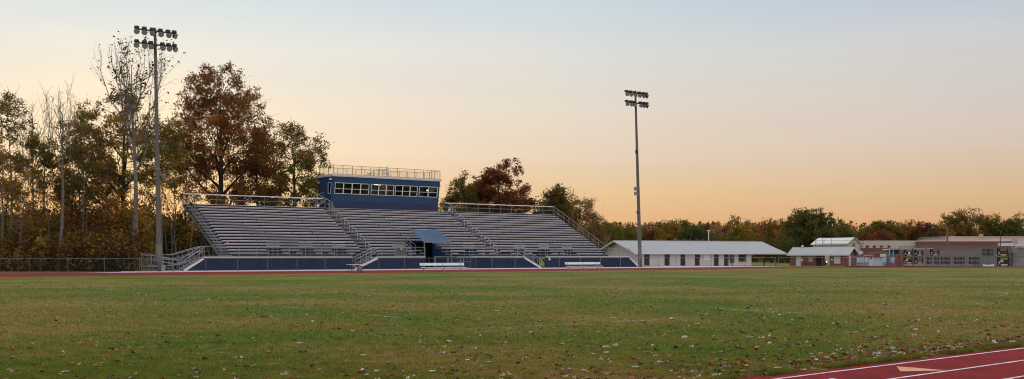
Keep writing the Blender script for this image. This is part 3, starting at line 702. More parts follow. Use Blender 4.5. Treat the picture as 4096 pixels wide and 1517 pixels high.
# ------------------------------------------------------------------ fences
def fence(name, label, cat, pts, h, spacing, m_post=M_galv, m_mesh=M_link, r=.026, rails=(1,), group=None, top=None):
    root = thing(name, label, cat, (pts[0][0], pts[0][1], 0), group=group)
    mb = MB()
    for fr in rails: mb.path([(x, y, ground(x, y)+h*fr) for x, y in pts], r*.8)
    link('rail', mb, m_post, root)
    for a, b in zip(pts[:-1], pts[1:]):
        a = Vector((*a, 0)); b = Vector((*b, 0)); n = max(1, round((b-a).length/spacing))
        for i in range(n+(1 if b == Vector((*pts[-1], 0)) else 0)):
            p = a.lerp(b, i/n); g = ground(p.x, p.y); mb = MB(); mb.bar((p.x, p.y, g-.05), (p.x, p.y, g+h+.03), r); mb.lathe([(r*1.2, 0), (r*.8, .05), (.001, .07)], (p.x, p.y, g+h+.03), 8)
            link('post', mb, m_post, root)
    mesh_panel(None, 'chain_link', [[(a[0], a[1], ground(*a)+.04), (b[0], b[1], ground(*b)+.04), (b[0], b[1], ground(*b)+h), (a[0], a[1], ground(*a)+h)] for a, b in zip(pts[:-1], pts[1:])], m_mesh, root)
    return root
fence('chain_link_fence', 'low chain link fence running from the left edge to the awning entrance of the grandstand', 'fence', [(3, 93.2), (62.7, 93.2)], 1.22, 3.0, M_galvd)
fence('chain_link_fence', 'low chain link fence from the middle of the grandstand past the cream building', 'fence', [(64.8, 93.2), (112, 93.2)], 1.22, 3.05)
fence('chain_link_fence', 'darker chain link fence in front of the small brick buildings', 'fence', [(112.6, 93.2), (122, 89.5), CW(3600, 143)], 1.25, 3.0)
# tall gate piece beside lamp pole
gt = thing('metal_gate', 'tall grey chain link gate standing left of the near floodlight pole', 'gate', (XY(567, 97), 97, 0))
x0, x1 = XY(567, 97), XY(603, 97)
mb = MB(); mb.path([(x0, 97, 0), (x0, 97, 1.6), (x1, 97, 1.6), (x1, 97, 0)], .05); mb.bar((x0, 97, .2), (x1+1.2, 97, .2), .03); mb.bar((x0+.55, 97, 0), (x0+.55, 97, 1.55), .04); link('gate_frame', mb, M_galvd, gt)
mesh_panel(None, 'chain_link', [[(x0, 97, .1), (x1, 97, .1), (x1, 97, 1.58), (x0, 97, 1.58)]], M_linkd, gt)
gt = thing('double_gate', 'grey framed double gate at the awning entrance behind the long bench', 'gate', (XY(1742, 98.8), 98.8, 0))
for a, b in ((1742, 1790), (1794, 1842)):
    x0, x1 = XY(a, 98.8), XY(b, 98.8); mb = MB(); mb.path([(x0, 98.8, .1), (x0, 98.8, 1.35), (x1, 98.8, 1.35), (x1, 98.8, .1), (x0, 98.8, .1)], .03); g_ = link('gate_leaf', mb, M_galv, gt)
    mesh_panel(None, 'chain_link', [[(x0, 98.8, .1), (x1, 98.8, .1), (x1, 98.8, 1.35), (x0, 98.8, 1.35)]], M_link, g_).parent = g_
for a in (1740, 1843, 1854): mb = MB(); x = XY(a, 98.8); mb.bar((x, 98.85, 0), (x, 98.85, 1.45), .04); link('gate_post', mb, M_galv, gt)

# ------------------------------------------------------------------ floodlight poles
def flood(px, Y, h, lean, label, seed):
    X = XY(px, Y); root = thing('floodlight_pole', label, 'floodlight pole', (X, Y, 0), group='tall floodlight poles')
    rr = random.Random(seed); mb = MB(); lx = lean[0]
    c = lambda z: (X+lx*z/h, Y, z)
    prev = None
    for i in range(9):
        z0, z1 = h*i/9, h*(i+1)/9
        mb.bar(c(z0-.1 if i == 0 else z0), c(z1), .255-.135*z0/h, .255-.135*z1/h, n=14, cap=i in (0, 8))
    link('pole', mb, M_pole, root, smooth=True)
    tp = []
    for j, zz in enumerate((h-.35, h-1.60)):
        cx, cy, _ = c(zz); ay = cy-.2
        mb = MB(); mb.box(cx-1.85, cx+1.75, ay-.06, ay+.06, zz-.06, zz+.06); mb.bar((cx+.12, ay, zz-.45), (cx+.65, ay, zz-.06), .02); mb.bar((cx-.12, ay, zz-.45), (cx-.65, ay, zz-.06), .02)
        mb.box(cx-.15, cx+.15, ay, cy+.15, zz-.1, zz+.1)
        link('crossarm', mb, M_steel, root)
        offs = [-1.72, -1.05, -.33, .42, 1.12, 1.70] if j == 0 else [-1.75, -1.05, -.48, .58, 1.15, 1.70]
        for q, ox in enumerate(offs):
            yaw = [-.05, .1, .2, .35, .55, 1.0][q]+(0 if j == 0 else rr.uniform(-.15, .1)); 
            d = Vector((math.sin(yaw)-.35, -math.cos(yaw), -.32)).normalized()
            p = Vector((cx+ox, ay, zz))
            mb = MB(); mb.box(p.x-.17, p.x+.17, p.y-.2, p.y+.2, zz+.07, zz+.27, 0); mb.box(p.x-.22, p.x+.22, p.y-.13, p.y+.13, zz+.05, zz+.14, 0); mb.bar(p+Vector((0, 0, .1)), p+d*.12+Vector((0, 0, -.1)), .08)
            b_ = p+Vector((0, -.1, -.22))
            mb.lathe([(.07, -.20), (.16, -.10), (.235, .03), (.262, .16), (.268, .18)], b_, 16, ax=d)
            fl = link('floodlight', mb, M_steel, root)
            m2 = MB(); m2.lathe([(.001, .165), (.25, .165)], b_, 16, ax=d); link('lens', m2, M_lens, fl)
    # fittings down the pole
    return root, c
r1, c1 = flood(638, 97, 22.6, (-.42, 0), 'tall near floodlight pole at the left end of the grandstand with twelve lamps', 1)
p = Vector(c1(9.0)); mb = MB(); mb.bar(p, p+Vector((.55, -.1, 0)), .05); mb.lathe([(.10, -.2), (.16, -.1), (.22, .12), (.001, .12)], p+Vector((.5, -.1, -.15)), 14, ax=(.3, -.8, -.5)); link('side_lamp', mb, M_galv, r1)
mb = MB(); mb.box(p.x-.38, p.x-.2, p.y-.2, p.y, p.z-.15, p.z+.15); mb.lathe([(.27, -.06), (.28, 0), (.27, .06)], (p.x, p.y, p.z+.5), 14); link('bracket', mb, M_galv, r1)
p = Vector(c1(11.7)); mb = MB(); mb.box(p.x+.15, p.x+.4, p.y-.2, p.y, p.z-.2, p.z+.25); link('speaker', mb, M_steel, r1)
p = Vector(c1(.6)); mb = MB(); mb.box(p.x+.05, p.x+.42, p.y-.42, p.y-.24, .05, .62); mb.bar((p.x+.2, p.y-.3, .6), (p.x+.1, p.y-.27, 7), .018); link('electrical_box', mb, M_galv, r1)
r2, c2 = flood(2561, 97.5, 22.5, (-.85, 0), 'distant floodlight pole in front of the cream building at the right end of the grandstand', 2)
for zz, s in ((10.0, 1), (9.4, 1)):
    p = Vector(c2(zz)); mb = MB(); mb.bar(p, p+Vector((-.5, 0, 0)), .05); mb.box(p.x-.75, p.x-.38, p.y-.35, p.y-.05, p.z-.22, p.z+.22); link('side_lamp', mb, M_galv, r2)
p = Vector(c2(14.7)); mb = MB(); mb.box(p.x-.32, p.x-.12, p.y-.2, p.y, p.z-.2, p.z+.25); link('bracket', mb, M_steel, r2)
p = Vector(c2(7.0)); mb = MB(); mb.box(p.x-.42, p.x-.2, p.y-.2, p.y, p.z-.1, p.z+.12); link('bracket', mb, M_steel, r2)

# ------------------------------------------------------------------ team benches and table
def bench(px0, px1, Y, label):
    x0, x1 = XY(px0, Y), XY(px1, Y); root = thing('team_bench', label, 'bench', (x0, Y, 0), group='white benches at the edge of the field')
    mb = MB(); mb.box(x0, x1, Y, Y+.28, .40, .45); link('seat', mb, M_bench, root)
    mb = MB(); mb.prism([(x0, Y+.40, .60), (x0, Y+.43, .60), (x0, Y+.47, .83), (x0, Y+.44, .83)], (x1-x0-.05, 0, 0)); link('backrest', mb, M_bench, root)
    for f_ in (.07, .5, .9):
        x = x0+(x1-x0)*f_; mb = MB()
        mb.bar((x, Y+.05, .40), (x-.10, Y-.05, 0), .032, n=4); mb.bar((x, Y+.30, .40), (x+.06, Y+.42, 0), .032, n=4); mb.bar((x, Y+.28, .38), (x, Y+.45, .82), .025, n=4); mb.box(x-.05, x+.05, Y+.02, Y+.36, .35, .395)
        link('leg', mb, M_galv, root)
bench(1689, 1868, 76.9, 'longer looking white aluminium bench on the grass before the awning entrance')
bench(2271, 2413, 78.3, 'white aluminium bench on the grass before the right part of the grandstand')
Yt = 78.8; x0, x1 = XY(1400, Yt), XY(1462, Yt)
tb = thing('folding_table', 'pale topped folding table with dark legs before the grandstand stairs', 'table', (x0, Yt, 0))
mb = MB(); mb.box(x0, x1, Yt, Yt+.72, .68, .72); link('tabletop', mb, M_seat, tb)
for f_ in (.12, .85):
    x = x0+(x1-x0)*f_; mb = MB(); mb.path([(x, Yt+.08, .68), (x, Yt+.08, 0)], .016); mb.path([(x, Yt+.64, .68), (x, Yt+.64, 0)], .016); mb.bar((x, Yt+.08, .3), (x, Yt+.64, .3), .012); link('leg', mb, M_steel, tb)
bx = thing('water_cooler', 'grey box shaped cooler on a dark stand under the folding table', 'cooler', (XY(1438, Yt-.3), Yt-.3, 0))
x = XY(1438, Yt-.3); mb = MB(); mb.box(x-.17, x+.17, Yt-.45, Yt-.1, .20, .55); mb.box(x-.19, x+.19, Yt-.47, Yt-.08, .55, .60); link('body', mb, M_galv, bx)
mb = MB()
for dx in (-.12, .12): mb.bar((x+dx, Yt-.3, 0), (x+dx, Yt-.3, .2), .03)
link('stand', mb, M_steel, bx)
mb = MB(); xc = XY(1455, Yt+.3); mb.lathe([(.001, .721), (.045, .721), (.055, .82), (.001, .82)], (xc, Yt+.3, 0), 12); tag(link('paper_cup', mb, mat('tan_cup', (.5, .33, .18), .7)), 'small tan cup standing on the folding table', 'cup')

# ------------------------------------------------------------------ cream concession building
def frame(px, z, ang):
    """root position and a px -> local x converter for a facade starting at photo column px, depth z,
       turned ang radians anticlockwise from square-on to the camera"""
    x, y = CW(px, z); rz = -math.atan2(.5867, .8098)+ang
    a0 = (px-CX)/F; c, s = math.cos(ang), math.sin(ang)
    def L(p, b=0):
        a = (p-CX)/F; X0 = a0*z-s*b; Z0 = z+c*b
        return (a*Z0-X0)/(c-a*s)
    def H(p, py, b=0):
        l = L(p, b); return HT(py, z+s*l+c*b)
    return (x, y), rz, L, H
(bxx, byy), rz, L, Hh = frame(2552, 162, math.radians(24.6))
g0 = -.24
cb = thing('concession_building', 'long cream single storey building with pale metal gable roof and dark doors', 'building', (bxx, byy, 0), rz)
WL = L(3006); EZ, RZ, HW = 2.02, 3.86, 6.0
mb = MB()
mb.box(0, WL, 0, .2, g0-.2, EZ-.05); mb.box(WL-.2, WL, .201, 2*HW, g0-.2, EZ-.05); mb.box(0, WL-.2, 2*HW-.2, 2*HW, g0-.2, EZ-.05)
mb.prism([(0, .201, g0-.2), (0, 2*HW-.201, g0-.2), (0, 2*HW-.201, EZ-.03), (0, HW, RZ-.1), (0, .201, EZ-.03)], (.2, 0, 0))
link('wall', mb, M_wall1, cb, local=True)
RL = 28.7; ov = .5
mb = MB()
for sgn in (1, -1):
    y_e = -ov if sgn == 1 else 2*HW+ov; ze = EZ-ov*(RZ-EZ)/HW
    mb.prism([(-.9, y_e, ze+.02), (-.9, HW, RZ+.02), (-.9, HW, RZ+.10), (-.9, y_e, ze+.10)], (RL+.9, 0, 0))
rf = link('roof', mb, M_roof, cb, local=True)
mb = MB(); ze = EZ-ov*(RZ-EZ)/HW
mb.box(-.95, RL+.05, -ov-.06, -ov-.003, ze-.16, ze+.08)
for y0_, y1_ in ((-ov, HW), (2*HW+ov, HW)):
    for xq in (-.96, RL+.003): mb.prism([(xq, y0_, ze-.14), (xq, HW, RZ-.12), (xq, HW, RZ+.08), (xq, y0_, ze+.07)], (.06, 0, 0))
mb.box(-.9, RL, HW-.12, HW+.12, RZ+.103, RZ+.13)
link('fascia', mb, M_fasc, cb, local=True)
for px in (3056, 3103): mb = MB(); x = L(px); mb.box(x-.07, x+.07, -.07, .07, g0-.3, EZ-.14); link('post', mb, M_black, cb, local=True)
for px in (3056, 3103): mb = MB(); x = L(px); mb.box(x-.07, x+.07, 2*HW-.4, 2*HW-.26, g0-.3, EZ-.2); link('post', mb, M_black, cb, local=True)
zx = lambda v: 2400+v/3.22
for a, b in ((573, 633), (835, 891), (1040, 1093), (1226, 1278), (1472, 1523), (1602, 1651)):
    x0, x1 = L(zx(a)), L(zx(b)); mb = MB(); mb.box(x0, x1, -.035, -.003, g0-.05, 1.83); d = link('door', mb, M_door, cb, local=True)
    mb = MB(); mb.box(x0-.05, x0-.001, -.045, -.003, g0-.05, 1.88); mb.box(x1+.001, x1+.05, -.045, -.003, g0-.05, 1.88); link('door_frame', mb, M_steel, cb, local=True)
    mb = MB(); mb.lathe([(.001, .0), (.04, .01), (.03, .06), (.001, .07)], (x1-.12, -.035, .75), 8, ax=(0, -1, 0)); h_ = link('handle', mb, M_alu, d, local=True)
x0, x1 = L(zx(1785)), L(zx(1878))
mb = MB(); mb.box(x0, x1, -.06, -.003, .62, 1.80)
for k in range(7): mb.box(x0+.02, x1-.02, -.075, -.061, .65+k*.14, .74+k*.14)
mb.box(x0-.04, x1+.15, -.25, -.003, 1.60, 1.84)
sh = link('shutter', mb, M_black, cb, local=True)
mb = MB(); mb.box(x0-.05, x1+.12, -.22, -.003, .56, .61); link('sill', mb, M_steel, cb, local=True)
x0, x1 = L(zx(1675)), L(zx(1722)); mb = MB(); mb.box(x0, x1, -.2, -.003, .35, 1.58); mb.bar(((x0+x1)/2, -.1, g0), ((x0+x1)/2, -.1, .35), .05); mb.box(x0-.25, x0-.001, -.15, -.003, .98, 1.30)
link('meter_box', mb, M_steel, cb, local=True)
x0, x1 = L(zx(1342)), L(zx(1405)); mb = MB(); mb.box(x0, x1, -.03, -.003, .85, 1.68); mb.box(x0+.12, x1-.1, -.034, -.031, 1.56, 1.60, 1)
for k in range(5): mb.box(x0+.15, x1-.15-.1*(k % 2), -.034, -.031, 1.0+.1*k, 1.02+.1*k, 1)
link('notice_board', mb, [M_white, M_alu], cb, local=True)
for a, b, zz in ((897, 904, 1.35), (1284, 1291, 1.3), (1096, 1101, .35)):
    mb = MB(); mb.box(L(zx(a)), L(zx(b)), -.03, -.003, zz-.12 if zz > 1 else zz-.04, zz+.12 if zz > 1 else zz+.04); link('wall_sign', mb, M_black, cb, local=True)
for a, b in ((1908, 1917), (1922, 1940)): mb = MB(); mb.box(L(zx(a)), L(zx(b)), -.03, -.003, 1.12, 1.28); link('wall_sign', mb, M_white, cb, local=True)
mb = MB(); xv = L(zx(1413), HW); mb.bar((xv, HW+.3, RZ-.2), (xv, HW+.3, RZ+1.75), .065, n=10); mb.bar((xv, HW+.3, RZ+1.75), (xv, HW+.3, RZ+1.92), .12, n=8); mb.bar((xv-.22, HW+.3, RZ+1.86), (xv+.22, HW+.3, RZ+1.86), .09, n=8)
link('vent_pipe', mb, M_white, cb, local=True)
# pigeons on the ridge
def mpt(loc, rz, p):
    c, s = math.cos(rz), math.sin(rz); return (loc[0]+p[0]*c-p[1]*s, loc[1]+p[0]*s+p[1]*c, p[2])
M_bird = mat('pigeon_feathers', (.22, .18, .17), .8, 0, .2, 20)
where = ['largest, leftmost of the six on the ridge', 'second from the left, low beside the leftmost bird', 'third from the left on the ridge', 'fourth from the left on the ridge', 'fifth from the left on the ridge', 'rightmost, nearest to the white vent pipe']
for i, v in enumerate((965, 995, 1087, 1158, 1250, 1318)):
    x = L(zx(v), HW); s = 1.5 if i == 0 else 1.0; mb = MB()
    mb.lathe([(.001, -.17), (.03, -.14), (.045, -.08), (.08, 0), (.085, .07), (.05, .13), (.035, .15), (.05, .19), (.045, .23), (.001, .25)], (0, 0, .10), 10, ax=(.45, 0, .9))
    mb.v = [(a*s, b*s, c*s) for a, b, c in mb.v]
    o = link('pigeon', mb, M_bird, smooth=True); p = mpt((bxx, byy), rz, (x, HW, RZ+.12)); o.location = p; o.rotation_euler = (0, 0, rz+i*1.1)
    tag(o, 'grey pigeon on the cream building roof, '+where[i], 'pigeon', 'pigeons along the roof ridge')
# picnic table under the open roof end
x = L(3030); p = mpt((bxx, byy), rz, (x, 3, ground(bxx, byy))); pt = thing('picnic_table', 'grey picnic table under the open end of the cream building roof', 'picnic table', (p[0], p[1], g0), rz)
mb = MB(); mb.box(-.9, .9, -.38, .38, .70, .75); link('tabletop', mb, M_galv, pt, local=True)
for s in (-1, 1): mb = MB(); mb.box(-.9, .9, s*.7-.13, s*.7+.13, .42, .46); link('seat', mb, M_galv, pt, local=True)
for s in (-.65, .65): mb = MB(); mb.bar((s, -.6, 0), (s, -.2, .7), .035); mb.bar((s, .6, 0), (s, .2, .7), .035); mb.bar((s, -.7, .40), (s, .7, .40), .03); link('leg', mb, M_steel, pt, local=True)

# ------------------------------------------------------------------ brick ticket building
(bx2, by2), rz2, L2, H2 = frame(3160, 206.5, math.radians(-34.5))
g2 = -.56; W2 = L2(3388); D2 = 6.0; E2, R2 = 1.86, 3.10
tk = thing('brick_building', 'small red brick building with pale metal roof and an open passage through its middle', 'building', (bx2, by2, 0), rz2)
z7 = lambda v: 3000+v/3.18
pa, pb = L2(z7(832)), L2(z7(1010))
mb = MB()
for x0, x1 in ((0, pa), (pb, W2)):
    mb.box(x0, x1, 0, D2, g2-.1, E2-.75, 0); mb.box(x0, x1, 0, D2, E2-.75, E2-.55, 1); mb.box(x0, x1, 0, D2, E2-.55, E2-.1, 0)
mb.prism([(W2-.2, 0, E2-.1), (W2-.2, D2, E2-.1), (W2-.2, D2/2, R2-.12)], (.2, 0, 0), 0)
link('wall', mb, [M_brick, M_bandb], tk, local=True)
mb = MB()
for s in (1, -1):
    ye = -.5 if s == 1 else D2+.5; ze = E2-.5*(R2-E2)/(D2/2)
    mb.prism([(-.5, ye, ze), (-.5, D2/2, R2), (-.5, D2/2, R2+.08), (-.5, ye, ze+.08)], (W2+1.0, 0, 0))
link('roof', mb, M_roof, tk, local=True)
mb = MB(); mb.box(-.52, W2+.52, -.57, -.503, ze-.14, ze+.06)
for y0_ in (-.5, D2+.5): mb.prism([(W2+.503, y0_, ze-.12), (W2+.503, D2/2, R2-.14), (W2+.503, D2/2, R2+.06), (W2+.503, y0_, ze+.06)], (.05, 0, 0))
link('fascia', mb, M_fasc, tk, local=True)
M_pdoor = mat('pale_grey_door', (.52, .54, .58), .5, 0, .05, 2)
def rect(lst, name, m, z0, z1, par=tk, LL=L2, off=-.04):
    for a, b in lst: mb = MB(); mb.box(LL(z7(a)), LL(z7(b)), off, -.003, z0, z1); link(name, mb, m, par, local=True)
rect([(585, 650)], 'door', M_pdoor, g2, 1.65); rect([(745, 797)], 'shutter', M_bandb, .25, 1.62); rect([(1068, 1150)], 'shutter', M_pdoor, -.05, 1.68)
rect([(652, 672)], 'wall_sign', M_white, .42, .85, off=-.06); rect([(1028, 1055)], 'wall_sign', M_white, .55, .82, off=-.06); rect([(1155, 1180)], 'wall_sign', M_steel, 1.3, 1.5, off=-.06)
mb = MB(); mb.box(W2+.003, W2+.04, 1.1, 2.3, g2, 1.60); link('door', mb, M_pdoor, tk, local=True)
mb = MB(); mb.lathe([(.001, .3), (.2, .25), (.24, .1), (.2, -.2), (.001, -.2)], (L2(z7(605)), D2/2, R2+.25), 10, ax=(0, -1, 0)); link('roof_vent', mb, M_white, tk, local=True)
# dark car glimpsed in the passage
X, Y = CW(z7(872), 226); car = thing('parked_car', 'dark car with lit headlights seen through the brick building passage', 'car', (X, Y, -.56), -math.atan2(.5867, .8098)+.25)
mb = MB()
prof = [(-2.2, .35), (-2.25, .75), (-1.3, .92), (-.55, 1.40), (1.1, 1.42), (1.9, .98), (2.2, .9), (2.25, .35)]
mb.prism([(-.88, y, z) for y, z in prof], (1.76, 0, 0)); link('body', mb, mat('dark_car_paint', (.03, .04, .045), .25, .3), car, local=True)
mb = MB(); mb.prism([(-.75, -1.22, .96), (.75, -1.22, .96), (.66, -.62, 1.35), (-.66, -.62, 1.35)], (0, -.02, .01)); link('windscreen', mb, mat('dark_glass', (.1, .12, .13), .1), car, local=True)
for s in (-1, 1):
    mb = MB(); mb.lathe([(.001, .03), (.12, .02), (.13, -.02)], (s*.62, -2.24, .66), 12, ax=(0, -1, 0)); link('headlight', mb, emit('headlight_glow', (1, .98, .9), 2.2), car, local=True)
    for y in (-1.4, 1.4):
        mb = MB(); mb.lathe([(.001, -.1), (.33, -.1), (.33, .1), (.001, .1)], (s*.84, y, .33), 16, ax=(1, 0, 0)); wh = link('wheel', mb, M_black, car, local=True)
        mb = MB(); mb.lathe([(.001, .11), (.2, .105)], (s*.84, y, .33), 12, ax=(s, 0, 0)); link('rim', mb, M_galv, wh, local=True)
# bicycle-rack like tables before the building
X, Y = CW(z7(740), 200); rk = thing('picnic_table', 'dark picnic table against the brick wall left of the passage', 'picnic table', (X, Y, -.56), rz2)
mb = MB(); mb.box(-.9, .9, -.36, .36, .70, .75); link('tabletop', mb, M_black, rk, local=True)
for s in (-1, 1): mb = MB(); mb.box(-.9, .9, s*.68-.12, s*.68+.12, .42, .46); link('seat', mb, M_black, rk, local=True)
for s in (-.65, .65): mb = MB(); mb.bar((s, -.6, 0), (s, -.2, .7), .04); mb.bar((s, .6, 0), (s, .2, .7), .04); link('leg', mb, M_black, rk, local=True)

# ------------------------------------------------------------------ white gable building
(x3, y3), rz3, L3, H3 = frame(3388, 262, math.radians(-30))
gb = thing('gable_building', 'cream building with a white gable roof and round blue and gold emblem', 'building', (x3, y3, 0), rz3)
Dp = 6.2; Wd = -L3(3335)   # front gable runs from 0 to Wg; side wall runs to the left behind
(x3, y3), rz3, L3, H3 = frame(3388, 262, math.radians(28)); gb.location = (x3, y3, 0); gb.rotation_euler = (0, 0, rz3)
Wg = L3(3441); ez = HT(974.5, 262); rzz = HT(952.5, 266)
mb = MB(); mb.prism([(0, 0, -.7), (Wg, 0, -.7), (Wg, 0, ez), (Wg/2, 0, rzz), (0, 0, ez)], (0, 12, 0)); link('wall', mb, M_cream, gb, local=True)
mb = MB()
for s in (1, -1):
    xe = -.4 if s == 1 else Wg+.4; dz = .4*(rzz-ez)/(Wg/2)
    mb.prism([(xe, -.4, ez-dz+.02), (Wg/2, -.4, rzz+.02), (Wg/2, -.4, rzz+.14), (xe, -.4, ez-dz+.14)], (0, 12.8, 0))
link('roof', mb, M_fasc, gb, local=True)
xm = L3(z7(1320)); zm = HT(800+580/3.18, 264)
mb = MB(); mb.lathe([(.001, .03), (.85, .03), (.85, 0)], (xm, -.01, zm), 20, m=0, ax=(0, -1, 0)); mb.prism([(xm-.55, -.06, zm-.2), (xm+.1, -.06, zm-.5), (xm+.45, -.06, zm+.1), (xm-.05, -.06, zm+.6), (xm-.4, -.06, zm+.45)], (0, .015, 0), 1)
link('emblem', mb, [mat('gold_paint', (.55, .40, .08), .6), mat('emblem_blue', (.10, .14, .2), .6)], gb, local=True)
mb = MB(); mb.box(L3(3425), L3(3440), -.03, -.003, -.7, HT(1018, 264)); link('door', mb, mat('blue_door', (.03, .09, .25), .5), gb, local=True)
# ------------------------------------------------------------------ school
(x4, y4), rz4, L4, H4 = frame(3436, 300, 0)
sc = thing('school_building', 'long school with cream panels over red brick walls behind the fences', 'building', (x4, y4, 0), rz4)
d4 = lambda p, z: (p-3436)/F*z+ (0 if z == 300 else (3436-CX)/F*(z-300))
mb = MB(); x1 = d4(3663, 300); zt, zmid = HT(963, 300), HT(993, 300)
mb.box(0, x1, 0, 20, zmid, zt, 0); mb.box(0, x1, .05, 20, -.7, zmid-.003, 1)
link('wall', mb, [M_cream, M_brick], sc, local=True)
x2 = d4(4045, 296); mb = MB(); mb.box(x1+.01, x2, -4, 20, HT(1000, 296), HT(966, 296), 0); mb.box(x1+.01, x2, -3.9, 20, -.7, HT(1000, 296)-.003, 1); mb.box(x1-.1, x2+.1, -4.1, 20.1, HT(966, 296)+.002, HT(965, 296)+.15, 2)
link('wall', mb, [M_brick, mat('taupe_block', (.21, .145, .125), .9, 0, .1, .4), M_fasc], sc, local=True)
mb = MB(); mb.box(d4(3737, 330), d4(4300, 330), 21, 50, -.7, HT(948, 321)); mb.box(d4(3737, 330)-.2, d4(4300, 330), 20.8, 50.2, HT(948, 321)+.003, HT(946, 321)); mb.box(x2+.02, d4(4400, 300), -8, 20.7, HT(1010, 292), HT(955, 292)); link('upper_wall', mb, mat('upper_panel', (.47, .39, .34), .6, 0, .06, .3), sc, local=True)
mb = MB(); mb.box(x2+.02, d4(4400, 300), -7.9, 20.5, -.7, HT(1010, 292)-.005); link('lower_wall', mb, M_bandb, sc, local=True)
mb = MB(); mb.box(d4(4005, 290), d4(4055, 290), -10, -8.1, HT(985, 290), HT(972, 290)); mb.box(d4(4060, 290), d4(4140, 290), -10, -8.1, HT(990, 290), HT(977, 290)); link('entrance_canopy', mb, M_fasc, sc, local=True)
M_gold = mat('gold_window', (.35, .25, .08), .4)
for v in (1405, 1493, 1583, 1673, 1767):
    x = d4(z7(v), 300); mb = MB(); mb.box(x-.55, x+.55, -.05, -.003, HT(991, 300), HT(982, 300), 0); mb.box(x-.35, x+.25, -.08, -.051, HT(990.5, 300), HT(983, 300), 1); link('window', mb, [M_gold, M_black], sc, local=True)
for v in (1580, 1678): # roof stubs
    pass
mb = MB(); xh = d4(3933, 322); mb.box(xh, xh+.9, 24, 25, HT(946, 324), HT(936, 324)); xh = d4(3655, 300); mb.box(xh-1.5, xh+.5, 6, 8, zt, zt+.0+.01); link('chimney', mb, M_bandb, sc, local=True)
# ------------------------------------------------------------------ dugout, panels, tarp, sign and small things on the right
(x5, y5), rz5, L5, H5 = frame(3553, 205, 0)
dg = thing('dugout', 'navy dugout shelter with thin white roof in front of the school', 'dugout', (x5, y5, 0), rz5)
wd5 = L5(3605); mb = MB(); mb.box(.6, wd5, .5, 3, -.6, HT(1001, 205)); link('wall', mb, mat('dugout_navy', (.02, .05, .10), .6), dg, local=True)
mb = MB(); mb.prism([(0, -.8, HT(998, 204)), (wd5+6, -.8, HT(997, 204)), (wd5+6, 3.2, HT(1000, 204)), (0, 3.2, HT(1001, 204))], (0, 0, .14)); link('roof', mb, M_white, dg, local=True)
for x in (.1, .75): mb = MB(); mb.bar((x, -.6, -.6), (x, -.6, HT(998, 204)), .06); link('post', mb, M_white, dg, local=True)
M_pan = mat('pale_blue_panel', (.42, .50, .58), .6, 0, .05, 1)
(x6, y6), rz6, L6, H6 = frame(3426, 182, 0)
pf = thing('panel_fence', 'low pale blue panel fence right of the brick building', 'fence', (x6, y6, 0), rz6)
for a, b in ((1357, 1395), (1400, 1450), (1456, 1500), (1506, 1524), (1690, 1733), (1790, 1838)):
    mb = MB(); mb.box(L6(z7(a)), L6(z7(b)), -.03, .03, HT(800+797/3.18, 182), HT(800+731/3.18, 182)); link('panel', mb, M_pan, pf, local=True)
for v in (1355, 1397, 1453, 1503, 1527, 1687, 1735, 1840): mb = MB(); x = L6(z7(v)); mb.bar((x, .05, -.45), (x, .05, HT(800+728/3.18, 182)), .05); link('post', mb, M_galvd, pf, local=True)
mb = MB(); mb.bar((0, .05, HT(1028.6, 182)), (L6(z7(1840)), .05, HT(1028.6, 182)), .03); mb.bar((0, .05, HT(1052, 182)), (L6(z7(1840)), .05, HT(1052, 182)), .03); link('rail', mb, M_galvd, pf, local=True)
(x7, y7), rz7, L7, H7 = frame(3488, 150, 0)
hj = thing('landing_mat_box', 'pale blue covered landing mat standing beside the fence left of the brick letter', 'landing mat', (x7, y7, 0), rz7)
mb = MB(); w7 = L7(3531); z_t = HT(1034, 150); mb.box(0, w7, 0, 1.4, -.05, z_t-.25); link('body', mb, M_pan, hj, local=True)
mb = MB(); mb.box(-.03, w7+.03, -.03, 1.43, z_t-.249, z_t-.18); mb.path([(0, -.05, 0), (0, -.05, z_t), (w7, -.05, z_t), (w7, -.05, 0)], .03); link('cover_frame', mb, M_white, hj, local=True)
# yellow rail and small white signs in the distance
mb = MB(); X, Y = CW(3455, 192); X2, Y2 = CW(3492, 192); mb.bar((X, Y, HT(1022, 192)), (X2, Y2, HT(1022, 192)), .07)
for q in ((X, Y), (X2, Y2)): mb.bar((*q, -.5), (*q, HT(1022, 192)), .04)
tag(link('barrier_rail', mb, mat('yellow_rail_paint', (.5, .42, .2), .6)), 'pale yellow horizontal rail above the pale blue panels', 'barrier')
for (a, b, c, d, zz, lb) in ((1398, 1431, 650, 690, 250, 'white square sign on post right of the gable building'), (1658, 1693, 688, 722, 196, 'left one of two white signs in front of the navy dugout'), (1697, 1728, 688, 722, 196, 'right one of two white signs in front of the navy dugout')):
    (xs1, ys1), rzs, Ls, Hs = frame(z7(a), zz, 0); so = thing('sign', lb, 'sign', (xs1, ys1, 0), rzs); ws = Ls(z7(b))
    mb = MB(); z0, z1 = HT(800+d/3.18, zz), HT(800+c/3.18, zz); mb.box(0, ws, -.02, .02, z0, z1); link('sign_board', mb, M_white, so, local=True)
    mb = MB(); mb.box(ws*.3, ws*.7, -.03, -.022, z0+.25*(z1-z0), z0+.8*(z1-z0)); link('marking', mb, M_bandb, so, local=True)
    mb = MB(); mb.bar((ws/2, .05, -.55), (ws/2, .05, z1-.05), .04); link('post', mb, M_galvd, so, local=True)
